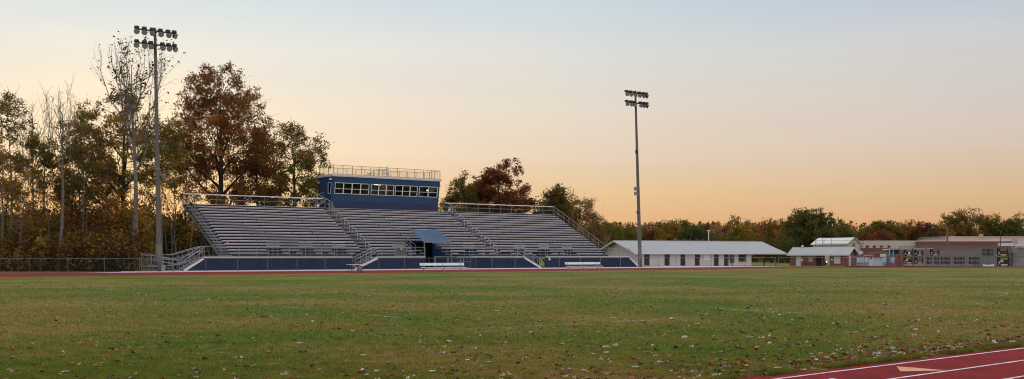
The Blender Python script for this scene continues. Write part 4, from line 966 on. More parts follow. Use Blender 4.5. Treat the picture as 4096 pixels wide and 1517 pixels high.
# batting cage behind those signs
(xc1, yc1), rzc, Lc, Hc = frame(3491, 200, 0); cg = thing('batting_cage', 'grey rounded chain link batting cage in front of the dugout', 'cage', (xc1, yc1, 0), rzc)
wc = Lc(3558); zt = HT(1012.5, 200); mb = MB()
for y in (0, 4): mb.path([(0, y, -.55), (0, y, zt-.5), (.4, y, zt), (wc-.4, y, zt), (wc, y, zt-.5), (wc, y, -.55)], .05)
for x, z in ((0, zt-.5), (.4, zt), (wc-.4, zt), (wc, zt-.5)): mb.bar((x, 0, z), (x, 4, z), .04)
link('frame', mb, M_galv, cg, local=True)
mp_ = mesh_panel(None, 'netting', [[(0, 0, -.5), (wc, 0, -.5), (wc, 0, zt-.05), (0, 0, zt-.05)]], M_linkd, None); mp_.parent = cg
# brick letter A
(xa, ya), rza, La, Ha = frame(3572, 139.5, 0)
wa = La(3618); ha = HT(1017, 139.5); gA = 0
A = thing('letter_sculpture', 'big red brick letter A standing at the right edge of the track', 'sculpture', (xa, ya, 0), rza)
def quad3(mb, pts, y0, y1): mb.prism([(x, y0, z) for x, z in pts], (0, y1-y0, 0))
mb = MB(); tw = wa*.18
quad3(mb, [(0.1, .12), (tw*1.3+.1, .12), (wa/2+tw*.05, ha*.80), (wa/2+.0, ha), (wa/2-tw*.75, ha)], 0, .35)
quad3(mb, [(wa/2+.001, ha), (wa/2+tw*.75, ha), (wa-.1, .12), (wa-.1-tw*1.3, .12), (wa/2+tw*.05+.001, ha*.80)], .002, .348)
quad3(mb, [(wa*.27, ha*.34), (wa*.73, ha*.34), (wa*.66, ha*.5), (wa*.34, ha*.5)], .01, .34)
link('letter', mb, M_brick, A, local=True)
mb = MB(); mb.box(-.1, wa*.33, -.06, .42, 0, .119); mb.box(wa*.67, wa+.1, -.06, .42, 0, .119); link('foot', mb, M_brick, A, local=True)

# tall fence with banners
(xf, yf_), rzf, Lf, Hf = frame(3600, 142, math.radians(0))
z8 = lambda v: 3500+v/3.18
hf = HT(985.5, 142)
tf = thing('tall_fence', 'tall chain link backstop fence hung with black banners at the right', 'fence', (xf, yf_, 0), rzf)
for v in (317, 487, 655, 818, 990, 1165, 1347, 1537, 1725, 1905, 2090): mb = MB(); x = Lf(z8(v)); mb.bar((x, .05, -.05), (x, .05, hf+.05), .05 if v != 1725 else .09, n=8); link('post', mb, M_galvd, tf, local=True)
mb = MB()
for py in (985.5, 1027, 1064): mb.bar((0, .05, HT(py, 142)), (Lf(z8(2090)), .05, HT(py, 142)), .035)
link('rail', mb, M_galvd, tf, local=True)
M_net = chainlink('backstop_mesh', (.20, .21, .22), .09, .13)
mp_ = mesh_panel(None, 'chain_link', [[(0, 0, .05), (Lf(z8(2090)), 0, .05), (Lf(z8(2090)), 0, hf), (0, 0, hf)]], M_net, None); mp_.parent = tf
M_ban = mat('black_banner_vinyl', (.013, .014, .018), .4, 0, .2, 2); M_yel = mat('banner_gold_print', (.34, .25, .04), .5); M_wp = mat('banner_white_print', (.6, .6, .6), .5); M_gp = mat('banner_grey_print', (.16, .16, .17), .5); M_rp = mat('banner_red_print', (.40, .03, .03), .5)
def banner(a, b, c, d, kind, label, name='sponsor_banner'):
    x0, x1 = Lf(z8(a)), Lf(z8(b)); z0, z1 = HT(800+d/3.18, 142), HT(800+c/3.18, 142); X, Y, _ = mpt((xf, yf_), rzf, (x0, -.06, 0))
    root = thing(name, label, 'banner', (X, Y, z0), rzf, 'black banners hung on the tall fence'); W, Hh_ = x1-x0, z1-z0
    mb = MB(); mb.box(0, W, -.012, 0, 0, Hh_); link('panel', mb, M_ban, root, local=True)
    mb = MB(); big = kind != 'small'
    nlet = 11 if big else 6; xx = W*.30
    for i in range(nlet):   # ragged lettering of the heading
        lw = W*.60/nlet; mb.box(xx, xx+lw*.78, -.018, -.013, Hh_*.80, Hh_*.93); xx += lw
    if big: mb.box(W*.33, W*.85, -.018, -.013, Hh_*.70, Hh_*.75)
    link('heading', mb, M_yel, root, local=True)
    mb = MB(); mb.prism([(W*.10, -.018, Hh_*.12), (W*.22, -.018, Hh_*.42), (W*.26, -.018, Hh_*.40), (W*.13, -.018, Hh_*.10)], (0, .004, 0)); mb.prism([(W*.14, -.018, Hh_*.42), (W*.28, -.018, Hh_*.36), (W*.28, -.018, Hh_*.46), (W*.17, -.018, Hh_*.50)], (0, .004, 0)); link('emblem', mb, M_wp if big else M_gp, root, local=True)
    mb = MB(); cx = W*.62; cz = Hh_*.46
    if kind in ('round', 'small'): mb.lathe([(.001, .003), (Hh_*.19, .003), (Hh_*.19, 0)], (cx, -.014, cz), 16, ax=(0, -1, 0))
    elif kind == 'oval':
        o0 = len(mb.v); mb.lathe([(.001, .003), (Hh_*.17, .003), (Hh_*.17, 0)], (cx, -.014, cz), 20, ax=(0, -1, 0)); mb.v = [(cx+(x-cx)*1.7, y, z) for x, y, z in mb.v]
    elif kind == 'shield': mb.prism([(cx-Hh_*.1, -.018, cz+Hh_*.13), (cx-Hh_*.08, -.018, cz-Hh_*.08), (cx, -.018, cz-Hh_*.16), (cx+Hh_*.08, -.018, cz-Hh_*.08), (cx+Hh_*.1, -.018, cz+Hh_*.13)], (0, .004, 0))
    elif kind == 'script': 
        for i in range(6): mb.bar((cx-W*.22+i*W*.08, -.018, cz-.05), (cx-W*.16+i*W*.08, -.018, cz+.09*(1+(i % 2))), .02, n=4)
    elif kind == 'bars': mb.box(W*.30, W*.50, -.018, -.013, cz+.08, cz+.26); mb.box(W*.30, W*.55, -.018, -.013, cz-.05, cz+.02)
    link('logo', mb, {'script': M_rp, 'oval': M_gp, 'dim': M_gp}.get(kind, M_wp if big else M_gp), root, local=True)
    mb = MB(); mb.box(W*.33, W*.88, -.018, -.013, Hh_*.10, Hh_*.18)
    if big: mb.box(W*.40, W*.80, -.018, -.013, Hh_*.02+.02, Hh_*.075)
    link('lettering', mb, M_wp if big else M_gp, root, local=True)
banner(360, 478, 633, 712, 'round', 'large black banner with white wreath emblem, upper left of the block of four')
banner(495, 613, 632, 712, 'shield', 'large black banner with small white shield, upper right of the block of four')
banner(358, 475, 730, 810, 'script2' if False else 'bars', 'large black banner, lower left of the block of four large banners')
banner(493, 613, 730, 813, 'oval', 'large black banner, lower right of the block of four large banners')
banner(695, 815, 624, 709, 'oval', 'large black banner with grey oval, alone above the small banners')
banner(1548, 1688, 615, 712, 'script', 'large black banner with red script beside the dark shelter opening')
banner(1545, 1705, 728, 840, 'bars', 'largest black banner with white letters, beneath the red script banner')
small = [((659, 717), 'lone column left of the lower banners'), ((753, 812), 'narrow column under the oval banner'), ((830, 892), 'block of four right of the oval banner, left column'), ((895, 955), 'block of four right of the oval banner, right column'),
         ((1003, 1065), 'middle block of four, left column'), ((1072, 1138), 'middle block of four, right column'), ((1190, 1255), 'rightmost low block of four, left column'), ((1262, 1325), 'rightmost low block of four, right column')]
for (a, b), wh in small:
    banner(a, b, 727, 766, 'small', 'small black banner, upper one, '+wh); banner(a, b, 778, 819, 'small', 'small black banner, lower one, '+wh)
for (a, b), wh in (((1365, 1430), 'left'), ((1433, 1495), 'right')):
    banner(a, b, 622, 661, 'small', f'small black banner, upper {wh} of the raised four by the red script banner'); banner(a, b, 667, 707, 'small', f'small black banner, lower {wh} of the raised four by the red script banner')
# dark shelter and tarp
X, Y, _ = mpt((xf, yf_), rzf, (Lf(z8(1708)), .4, 0)); sh = thing('bullpen_shelter', 'dark navy shelter opening behind the tall fence beside the banners', 'shelter', (X, Y, 0), rzf)
mb = MB(); w_ = Lf(z8(1805))-Lf(z8(1708)); hz = HT(800+680/3.18, 142); mb.box(0, w_, .6, .7, 0, hz); mb.box(-1.3, w_, 0, 2, hz, hz+.10); link('wall', mb, mat('shelter_navy', (.012, .022, .035), .7), sh, local=True)
mb = MB(); mb.bar((w_, 0, 0), (w_, 0, hz), .05); mb.bar((0, 0, 0), (0, 0, hz), .05); link('post', mb, M_galv, sh, local=True)
X, Y, _ = mpt((xf, yf_), rzf, (Lf(z8(1350)), -.5, 0)); tp = MB(); w_ = Lf(z8(1490))-Lf(z8(1350)); hz = HT(800+818/3.18, 142); vs = []
for j in range(4):
    for i in range(12): u = i/11; vs.append((w_*u*(1-.03*j/3)+.04*j/3, -.12*math.sin(j*.9)*.5+.03*math.sin(i*1.7), .0+(hz-.0)*(1-j/3)-(.10*math.sin(math.pi*u)*(1-j/3)) if j else hz-.10*math.sin(math.pi*u)))
tp.add(vs, [(j*12+i, j*12+i+1, (j+1)*12+i+1, (j+1)*12+i) for j in range(3) for i in range(11)]); tp.add([(a, b+.015, c) for a, b, c in vs], [(j*12+i, (j+1)*12+i, (j+1)*12+i+1, j*12+i+1) for j in range(3) for i in range(11)])
o = link('tarp', tp, mat('pale_tarp', (.58, .64, .70), .6), smooth=True); o.location = (X, Y, .0); o.rotation_euler = (0, 0, rzf); tag(o, 'white sheet sagging on the foot of the tall fence', 'tarp')
for (pa, pb, z, hh, lb) in ((3650, 4250, 156, 2.9, 'grey mesh fence standing just behind the banner fence'), (3560, 4250, 176, 2.2, 'farther grey fence between the banner fence and the school')):
    (xg, yg), rzg, Lg, Hg = frame(pa, z, 0); fr_ = thing('mesh_fence', lb, 'fence', (xg, yg, 0), rzg); wg = Lg(pb); zg = ground(*CW((pa+pb)/2, z))
    for i in range(13): mb = MB(); x = wg*i/12; mb.bar((x, 0, zg-.2), (x, 0, zg+hh), .05); link('post', mb, M_galvd, fr_, local=True)
    mb = MB(); mb.bar((0, 0, zg+hh-.03), (wg, 0, zg+hh-.03), .035); mb.bar((0, 0, zg+hh*.5), (wg, 0, zg+hh*.5), .03); link('rail', mb, M_galvd, fr_, local=True)
    mesh_panel(None, 'netting', [[(0, 0, zg), (wg, 0, zg), (wg, 0, zg+hh), (0, 0, zg+hh)]], M_net, None).parent = fr_
(xg, yg), rzg, Lg, Hg = frame(3830, 166, 0)
for i, (pa, pb, y0, y1, z, lb) in enumerate(((3905, 3975, 1008, 1040, 168, 'pale grey storage box behind the small banners'), (3650, 3700, 1030, 1060, 165, 'white equipment box behind the first small banners'), (3995, 4010, 1015, 1060, 172, 'narrow pale locker left of the dark shelter'))):
    (xg, yg), rzg, Lg, Hg = frame(pa, z, 0); bo = thing('storage_box', lb, 'storage box', (xg, yg, 0), rzg); wg = Lg(pb)
    mb = MB(); mb.box(0, wg, 0, 1.2, ground(xg, yg)-.1, HT(y0, z)-.08); link('body', mb, M_bandb if i else M_galvd, bo, local=True)
    mb = MB(); mb.box(-.05, wg+.05, -.05, 1.25, HT(y0, z)-.079, HT(y0, z)); link('lid', mb, M_galv, bo, local=True)
# backstop far behind
(xb, yb), rzb, Lb, Hb = frame(z7(833), 250, 0); bs = thing('backstop', 'tall thin framed baseball backstop behind the small brick building', 'backstop', (xb, yb, 0), rzb)
mb = MB(); w_ = Lb(z7(1442)); zt = HT(800+483/3.18, 250); zl = HT(800+520/3.18, 250); zk = HT(800+557/3.18, 250)
for v in (833, 924, 1040, 1385, 1442): mb.bar((Lb(z7(v)), 0, -.55), (Lb(z7(v)), 0, zt), .05)
mb.bar((Lb(z7(870)), 0, zt), (Lb(z7(1385)), 0, zt), .05); mb.bar((0, 0, zl), (w_, 0, zl), .04); mb.bar((0, 0, zk), (w_, 0, zk), .04); mb.bar((0, 0, zk), (Lb(z7(870)), 0, zt), .04); mb.bar((Lb(z7(924)), 0, zk), (Lb(z7(970)), 0, zt), .04)
link('frame', mb, M_galvd, bs, local=True); mp_ = mesh_panel(None, 'netting', [[(.3, 0, -.5), (Lb(z7(1385)), 0, -.5), (Lb(z7(1385)), 0, zt), (.3, 0, zk)]], chainlink('far_mesh', (.2, .2, .2), .1, .05), None); mp_.parent = bs
# masts
def mast(px, z, ytop, label, kind, r=.12):
    X, Y = CW(px, z); h = HT(ytop, z)+.55; root = thing('utility_pole', label, 'pole', (X, Y, -.55)); mb = MB(); mb.bar((0, 0, 0), (0, 0, h), r*1.2, r*.8, n=8); link('pole', mb, M_pole if kind == 'plain' else M_steel, root, local=True)
    if kind != 'plain': mb = MB(); d = .9 if kind == 'lamp' else .7; s = 10/F*z*.9; mb.box(-s*RT[0], s*RT[0], -.08, .08, h-.12, h+.08); mb.box(-.1, .1, -.2, .2, h, h+.15); o = link('crossarm', mb, M_steel, root, local=True)
mast(z7(1022), 300, 869, 'tall dark pole with short crossarm beside the big green tree', 'lamp', .17)
mast(z8(921), 230, 906, 'grey wooden utility pole rising behind the banners', 'plain', .22)
mast(z8(1595), 250, 923, 'thin dark lamp pole in front of the school at the right', 'lamp', .09)

# ------------------------------------------------------------------ trees
def tubes(branches):
    V, Fc = [], []
    for pts, rad, n in branches:
        o = len(V); m = len(pts)
        for i in range(m):
            d = pts[min(i+1, m-1)]-pts[max(i-1, 0)]; d = d/(np.linalg.norm(d)+1e-9)
            a = np.cross(d, (0.3, .9, .2) if abs(d[2]) > .8 else (0, 0, 1.)); a /= np.linalg.norm(a)+1e-9; b = np.cross(d, a)
            for k in range(n):
                t = 2*math.pi*k/n; V.append(pts[i]+rad[i]*(a*math.cos(t)+b*math.sin(t)))
        for i in range(m-1):
            for k in range(n): Fc.append((o+i*n+k, o+i*n+(k+1) % n, o+(i+1)*n+(k+1) % n, o+(i+1)*n+k))
    return np.array(V), np.array(Fc)
def tree_data(rng, H, Rc, base=.3, n1=16, n2=6, n3=4, tr=.25, wob=.02, lean=0, up=.5, fork=0, tip=.9, top_pow=.6):
    br = []; tips = []
    nT = 9; pts = []
    dx, dy = rng.normal(0, wob*H, 2); ph = rng.uniform(0, 6.28)
    for i in range(nT):
        t = i/(nT-1); pts.append(np.array([lean*H*t+dx*math.sin(t*2.2+ph)-dx*math.sin(ph), dy*math.sin(t*3+ph)-dy*math.sin(ph), H*tip*t]))
    rad = [tr*(1.25 if i == 0 else 1)*(1-.88*(i/(nT-1))) for i in range(nT)]
    br.append((pts, rad, 8))
    P = np.array(pts)
    def at(t): 
        f = t*(nT-1); i = min(int(f), nT-2); return P[i]*(1-(f-i))+P[i+1]*(f-i)
    for i in range(n1):
        s = (i+.5)/n1; t = base+(1-base)*s; o = at(min(t, .999)); az = i*2.4+rng.uniform(-.5, .5)
        prof = math.sin(math.pi*min(1, .12+.80*s))**top_pow
        ln = Rc*prof*rng.uniform(.75, 1.15)*(.9 if s > .1 else 1.0)
        el = math.radians(8+up*110*s+rng.uniform(-8, 12)); el = min(el, 1.35)
        d = np.array([math.cos(az)*math.cos(el), math.sin(az)*math.cos(el), math.sin(el)])
        r0 = tr*(1-.85*t)*.6; q = [o]; m = 6
        for k in range(1, m):
            d = d+rng.normal(0, .13, 3)+np.array([0, 0, .07]); d /= np.linalg.norm(d); q.append(q[-1]+d*ln/(m-1))
        br.append((q, [max(.012, r0*(1-.85*k/(m-1))) for k in range(m)], 5))
        for j in range(n2):
            f = .3+.7*(j+rng.random())/n2; ii = min(int(f*(m-1)), m-2); o2 = q[ii]*(1-(f*(m-1)-ii))+q[ii+1]*(f*(m-1)-ii)
            d2 = d*.6+rng.normal(0, .55, 3)+np.array([0, 0, .15]); d2 /= np.linalg.norm(d2); l2 = ln*rng.uniform(.22, .42)*(1.2-f*.5)
            q2 = [o2]
            for k in range(1, 4): d2 = d2+rng.normal(0, .18, 3); d2 /= np.linalg.norm(d2); q2.append(q2[-1]+d2*l2/3)
            br.append((q2, [max(.010, r0*.4*(1-.3*k)) for k in range(4)], 3)); tips.append(q2[-1]); tips.append(q2[2])
            for l in range(n3):
                d3 = d2*.5+rng.normal(0, .6, 3); d3 /= np.linalg.norm(d3); l3 = l2*rng.uniform(.3, .6); s_ = q2[1+l % 3]
                e = s_+d3*l3; br.append(([s_, (s_+e)/2+rng.normal(0, .05, 3), e], [.012, .010, .007], 3)); tips.append(e)
    return br, np.array(tips)
def clump_tree(rng, H, Rc, base=.3, tr=.3, K=90, csz=1.0, wob=.015, lean=0, limbs=9, squash=.85):
    """tapered trunk forking into limbs that each carry leaf clumps filling an uneven crown"""
    br, cl = [], []
    nT = 9; dx, dy = rng.normal(0, wob*H, 2); ph = rng.uniform(0, 6.28)
    P = np.array([[lean*H*t+dx*(math.sin(t*2.2+ph)-math.sin(ph)), dy*(math.sin(t*3+ph)-math.sin(ph)), H*.82*t] for t in np.linspace(0, 1, nT)])
    br.append((list(P), [tr*(1.3 if i == 0 else 1)*(1-.85*(i/(nT-1))) for i in range(nT)], 8))
    def at(h): f = min(max(h/(H*.82), 0), .999)*(nT-1); i = int(f); return P[i]*(1-(f-i))+P[i+1]*(f-i)
    zc = H*(base+1)/2; hz = H*(1-base)/2
    lobes = rng.normal(0, 1, (7, 3)); lobes /= np.linalg.norm(lobes, axis=1)[:, None]; amp = rng.uniform(-.22, .12, 7)
    L = []
    for i in range(limbs):   # main limbs
        t = (i+.5)/limbs; h0 = H*(base*.75+(.72-base*.75)*t); az = i*2.4+rng.uniform(-.4, .4); o = at(h0)
        el = .35+.9*t; ln = Rc*(.85-.35*t)*rng.uniform(.8, 1.1); d = np.array([math.cos(az)*math.cos(el), math.sin(az)*math.cos(el), math.sin(el)]); q = [o]
        for k in range(5): d = d+rng.normal(0, .12, 3)+np.array([0, 0, .06]); d /= np.linalg.norm(d); q.append(q[-1]+d*ln/5)
        r0 = tr*.55*(1-.6*t); br.append((q, [r0*(1-.8*k/5) for k in range(6)], 6)); L += [(q[k], r0*(1-.8*k/5)) for k in range(1, 6)]
    L += [(p, .06) for p in P[5:]]
    LP = np.array([p for p, _ in L])
    for i in range(K):
        v = rng.normal(0, 1, 3); v /= np.linalg.norm(v); r = rng.random()**.30
        g = 1+sum(a_*max(0, float(v@l_))**3 for a_, l_ in zip(amp, lobes))
        low = 1.0 if v[2] > -.2 else .88; wz = 1.10-.26*v[2]
        c = at(zc)*0+np.array([lean*H*.7, 0, zc])+np.array([v[0]*Rc*wz, v[1]*Rc*wz, v[2]*hz])*r*g*low
        c[2] = min(c[2], H-csz*.4); 
        dd = np.linalg.norm(LP-c, axis=1)+np.where(LP[:, 2] > c[2], 3, 0); j = int(dd.argmin()); o = LP[j]
        m_ = (o+c)/2+rng.normal(0, .2, 3)+np.array([0, 0, .1*dd[j]]); r1 = min(L[j][1]*.6, .05)
        br.append(([o, m_, c], [r1, r1*.6+.006, .012], 4))
        for q in range(5): e = c+rng.normal(0, .8, 3)*csz; br.append(([c, (c+e)/2+rng.normal(0, .08, 3), e], [.014, .011, .007], 3))
        cl.append((c, csz*rng.uniform(.6, 1.35)))
    return br, cl
def fan_tree(rng, H, Rc, base=.45, tr=.2, fan=10, tw=9, lean=0):
    """bare tree: trunk that breaks into long rising limbs with fine upswept twigs"""
    br, tips = [], []; nT = 8
    P = np.array([[lean*H*t+.012*H*math.sin(t*5), .01*H*math.sin(t*4+1), H*.88*t] for t in np.linspace(0, 1, nT)])
    br.append((list(P), [tr*(1.3 if i == 0 else 1)*(1-.9*(i/(nT-1))) for i in range(nT)], 7))
    for i in range(fan):
        t = base+(.80-base)*((i+rng.random())/fan); f = t/.88*(nT-1); ii = min(int(f), nT-2); o = P[ii]*(1-(f-ii))+P[ii+1]*(f-ii)
        az = i*2.4+rng.uniform(-.4, .4); top = H*rng.uniform(.86, 1.0); ln = top-o[2]; out = Rc*rng.uniform(.45, 1.0)*(1-.35*(t-base))
        q = [o+np.array([math.cos(az)*out*math.sin(s*1.57)**.9, math.sin(az)*out*math.sin(s*1.57)**.9, ln*s**1.25])+(rng.normal(0, .10, 3) if s > 0 else 0) for s in np.linspace(0, 1, 8)]
        r0 = tr*.27*(1-.5*(t-base)); br.append((q, [max(.010, r0*(1-.9*k/7)) for k in range(8)], 5)); tips.append(q[-1])
        for j in range(tw):
            k = 1+rng.integers(0, 6); s0 = q[k]; d = (q[k+1]-q[k]); d /= np.linalg.norm(d); d = d+rng.normal(0, .42, 3); d[2] = abs(d[2])+.25; d /= np.linalg.norm(d); l2 = ln*rng.uniform(.12, .30)
            q2 = [s0]
            for m in range(3): d = d+rng.normal(0, .1, 3)+np.array([0, 0, .1]); d /= np.linalg.norm(d); q2.append(q2[-1]+d*l2/3)
            br.append((q2, [.020, .014, .010, .007], 3)); tips += [q2[-1], q2[-2]]
            for m in range(3): d3 = d+rng.normal(0, .45, 3); d3 /= np.linalg.norm(d3); e = q2[1+m]+d3*l2*.4; br.append(([q2[1+m], e], [.010, .006], 3)); tips.append(e)
    return br, np.array(tips)
def clump_leaves(name, rng, cl, n, size, mats, parent):
    w = np.array([s**2 for _, s in cl]); idx = rng.choice(len(cl), n, p=w/w.sum()); C = np.array([c for c, _ in cl])[idx]; S = np.array([s for _, s in cl])[idx]
    sub = rng.normal(0, .50, (len(cl), 5, 3)); o = sub[idx, rng.integers(0, 5, n)]
    C = C+(o+rng.normal(0, .25, (n, 3)))*S[:, None]*np.array([1, 1, .85])
    a = rng.normal(0, 1, (n, 3)); a /= np.linalg.norm(a, axis=1)[:, None]; b = rng.normal(0, 1, (n, 3)); b -= a*(a*b).sum(1)[:, None]; b /= np.linalg.norm(b, axis=1)[:, None]
    s = size*1.25*rng.uniform(.6, 1.3, n)[:, None]*.5
    V = np.stack([C-a*s, C-b*s*.65, C+a*s, C+b*s*.65], 1).reshape(-1, 3)
    mi = rng.integers(0, len(mats), len(cl))[idx] if len(mats) > 1 else None
    return quick_mesh(name, V, np.arange(n*4), 4, mats, mi, parent)
def leaf_mesh(name, rng, tips, n, size, spread, mats, parent, flat=.8, pick=None):
    idx = rng.integers(0, len(tips), n)
    C = tips[idx]+rng.normal(0, 1, (n, 3))*spread*np.array([1, 1, flat])
    a = rng.normal(0, 1, (n, 3)); a /= np.linalg.norm(a, axis=1)[:, None]; b = rng.normal(0, 1, (n, 3)); b -= a*(a*b).sum(1)[:, None]; b /= np.linalg.norm(b, axis=1)[:, None]
    s = size*rng.uniform(.6, 1.3, n)[:, None]*.5
    V = np.stack([C-a*s, C-b*s*.6, C+a*s, C+b*s*.6], 1).reshape(-1, 3)
    mi = None
    if len(mats) > 1:
        tm = rng.integers(0, len(mats), len(tips)); mi = tm[idx]
    return quick_mesh(name, V, np.arange(n*4), 4, mats, mi, parent)
def leafmat(name, c1, c2, scale=.35, tr=.5):
    return mat(name, c1, .8, 0, 0, scale, col2=c2, trans=tr, spec=.1)
LG = leafmat('leaf_olive_green', (.085, .092, .017), (.165, .140, .028)); LG2 = leafmat('leaf_brown_green', (.16, .095, .026), (.26, .15, .036))
LR = leafmat('leaf_russet', (.17, .058, .022), (.29, .12, .038)); LR2 = leafmat('leaf_dark_russet', (.10, .036, .020), (.18, .065, .030))
LY = leafmat('leaf_amber', (.26, .14, .022), (.42, .24, .035)); LT = leafmat('leaf_tan', (.26, .16, .075), (.36, .23, .11)); LD = leafmat('leaf_thicket_dark', (.055, .042, .022), (.12, .078, .032))
LN = leafmat('leaf_dark_green', (.060, .082, .026), (.11, .125, .036)); LO = leafmat('leaf_orange', (.27, .11, .030), (.38, .18, .045)); LYG = leafmat('leaf_yellow_green', (.14, .14, .025), (.25, .20, .035))
MBK = mat('grey_bark', (.16, .135, .115), .9, 0, .3, 3, bump=.4); MBD = mat('dark_bark', (.050, .038, .032), .9, 0, .3, 3, bump=.4); MBP = mat('pale_bark', (.17, .15, .135), .85, 0, .35, 2)
def tree(px, z, ytop, wpx, label, leaves, mats, bark=MBD, seed=0, leaf=.24, spread=.45, name='tree', cat='tree', group=None, trunk_px=None, **kw):
    rng = np.random.default_rng(seed+100); X, Y = CW(px, z); g = ground(X, Y); H = HT(ytop, z)-g; Rc = wpx/2*z/F
    root = thing(name, label, cat, (X, Y, g-.05), rng.uniform(0, 0), group)
    if 'K' in kw:
        br, cl = clump_tree(rng, H, Rc, **kw); V, Fc = tubes(br); quick_mesh('trunk', V, Fc.ravel(), 4, [bark], None, root)
        clump_leaves('crown', rng, cl, leaves, leaf, mats, root); return root
    br, tips = fan_tree(rng, H, Rc, **kw) if 'fan' in kw else tree_data(rng, H, Rc, **kw)
    V, Fc = tubes(br); quick_mesh('trunk', V, Fc.ravel(), 4, [bark], None, root)
    if leaves:
        sub = tips if leaves > 1500 else tips[rng.random(len(tips)) < .35]
        leaf_mesh('crown', rng, sub, leaves, leaf, spread, mats, root)
    return root
GW = 'trees of the wood left of the grandstand'
tree(35, 100, 330, 190, 'slender olive leaved tree at the left edge of the picture', 9500, [LG, LYG, LG2], MBK, 1, .16, .4, base=.30, K=60, csz=.75, limbs=12, tr=.14, group=GW)
tree(5, 92.5+5, 560, 120, 'pale trunked thin tree at the very left edge behind the fence', 700, [LG2, LY], MBP, 2, .2, .4, base=.5, n1=10, n2=4, tr=.13, lean=.08, group=GW)
tree(120, 108, 395, 170, 'bare grey tree with fine fan of twigs, second from the left', 60, [LG2], MBK, 3, .18, .3, base=.45, fan=16, tw=14, tr=.15, lean=.02, group=GW)
tree(165, 104, 520, 190, 'sparse brown green tree with dark trunk between the two bare trees at left', 4500, [LG, LG2], MBD, 4, .16, .4, base=.36, K=42, csz=.7, tr=.15, lean=.03, group=GW)
tree(232, 97, 330, 150, 'tall bare tree with leaning forked trunk rising right behind the fence', 90, [LG2], MBK, 5, .18, .15, base=.50, fan=13, tw=12, tr=.19, lean=.035, group=GW)
tree(330, 103, 430, 170, 'olive leaved tree with pale slender birch like trunk', 4200, [LG, LG2], MBP, 6, .16, .4, base=.40, K=36, csz=.7, tr=.13, lean=.01, group=GW)
tree(535, 100, 150, 300, 'tallest nearly bare tree with scattered dark leaf clusters behind the near floodlight pole', 900, [LR2], MBP, 7, .26, .14, base=.42, fan=19, tw=15, tr=.30, lean=.0, group=GW)
tree(485, 112, 372, 500, 'broad olive green oak behind the tallest bare tree', 32000, [LG, LYG, LG2, LY], MBD, 8, .17, .55, base=.30, K=160, csz=.95, limbs=12, tr=.36, group=GW)
tree(330, 114, 560, 260, 'lower brownish green tree left of the broad oak', 9000, [LG, LG2], MBD, 9, .18, .5, base=.3, K=50, csz=1, tr=.2, group=GW)
tree(872, 125, 240, 455, 'largest russet red oak behind the left end of the grandstand', 48000, [LR, LR, LR, LR2, LG2, LO], MBD, 12, .18, .62, base=.20, K=230, csz=.98, limbs=16, tr=.48, group=GW)
tree(1030, 131, 470, 230, 'shorter russet tree between the big red oak and the green one', 13000, [LR2, LG2, LR], MBD, 11, .19, .5, base=.15, K=65, csz=1.1, tr=.25, group=GW)
tree(1170, 130, 495, 325, 'round olive green oak just left of the press box', 24000, [LG, LYG, LG2], MBD, 12, .18, .5, base=.22, K=120, csz=.98, limbs=11, tr=.34, group=GW)
tree(700, 135, 640, 190, 'thin amber tree with bare branches right of the near floodlight pole', 900, [LY, LG2], MBK, 13, .22, .3, base=.3, fan=16, tw=12, tr=.18, group=GW)
for i, (px, z, yt, wp, lv, ms, lb) in enumerate((
    (75, 96.5, 640, 110, 700, [LG2, LY], 'dark thin trunked sapling leaning right near the left edge'), (185, 98, 690, 120, 900, [LY, LG2], 'amber leaved young tree with dark trunk behind the fence'),
    (420, 104, 660, 130, 1400, [LG2, LO], 'rusty brown young tree left of the broad oak trunk'), (280, 106, 700, 150, 2200, [LG2, LR2], 'brown leaved young tree low between thin trunks'),
    (600, 106, 700, 120, 1500, [LG2, LG], 'small brown green tree just left of the near floodlight pole'), (20, 104, 600, 120, 1500, [LG, LD], 'dark bushy tree low at the left edge'))):
    tree(px, z, yt, wp, lb, lv, ms, [MBK, MBD][i % 2], 20+i, .16, .4, base=.30, K=22, csz=.75, limbs=7, tr=.10, lean=[.05, -.03, 0, .02, 0, 0][i], group=GW)
tree(160, 96, 945, 60, 'small bright yellow sapling in the thicket behind the left fence', 500, [mat('leaf_bright_yellow', (.42, .30, .03), .7, 0, .2, 4, trans=.3)], MBK, 31, .17, .18, base=.25, n1=9, n2=3, tr=.04, name='sapling', group=GW)
tree(870, 122, 870, 130, 'dark leaved bush under the left end of the grandstand', 0, [LD], MBD, 32, base=.2, n1=8, tr=.08, name='bush', group=GW) if False else None
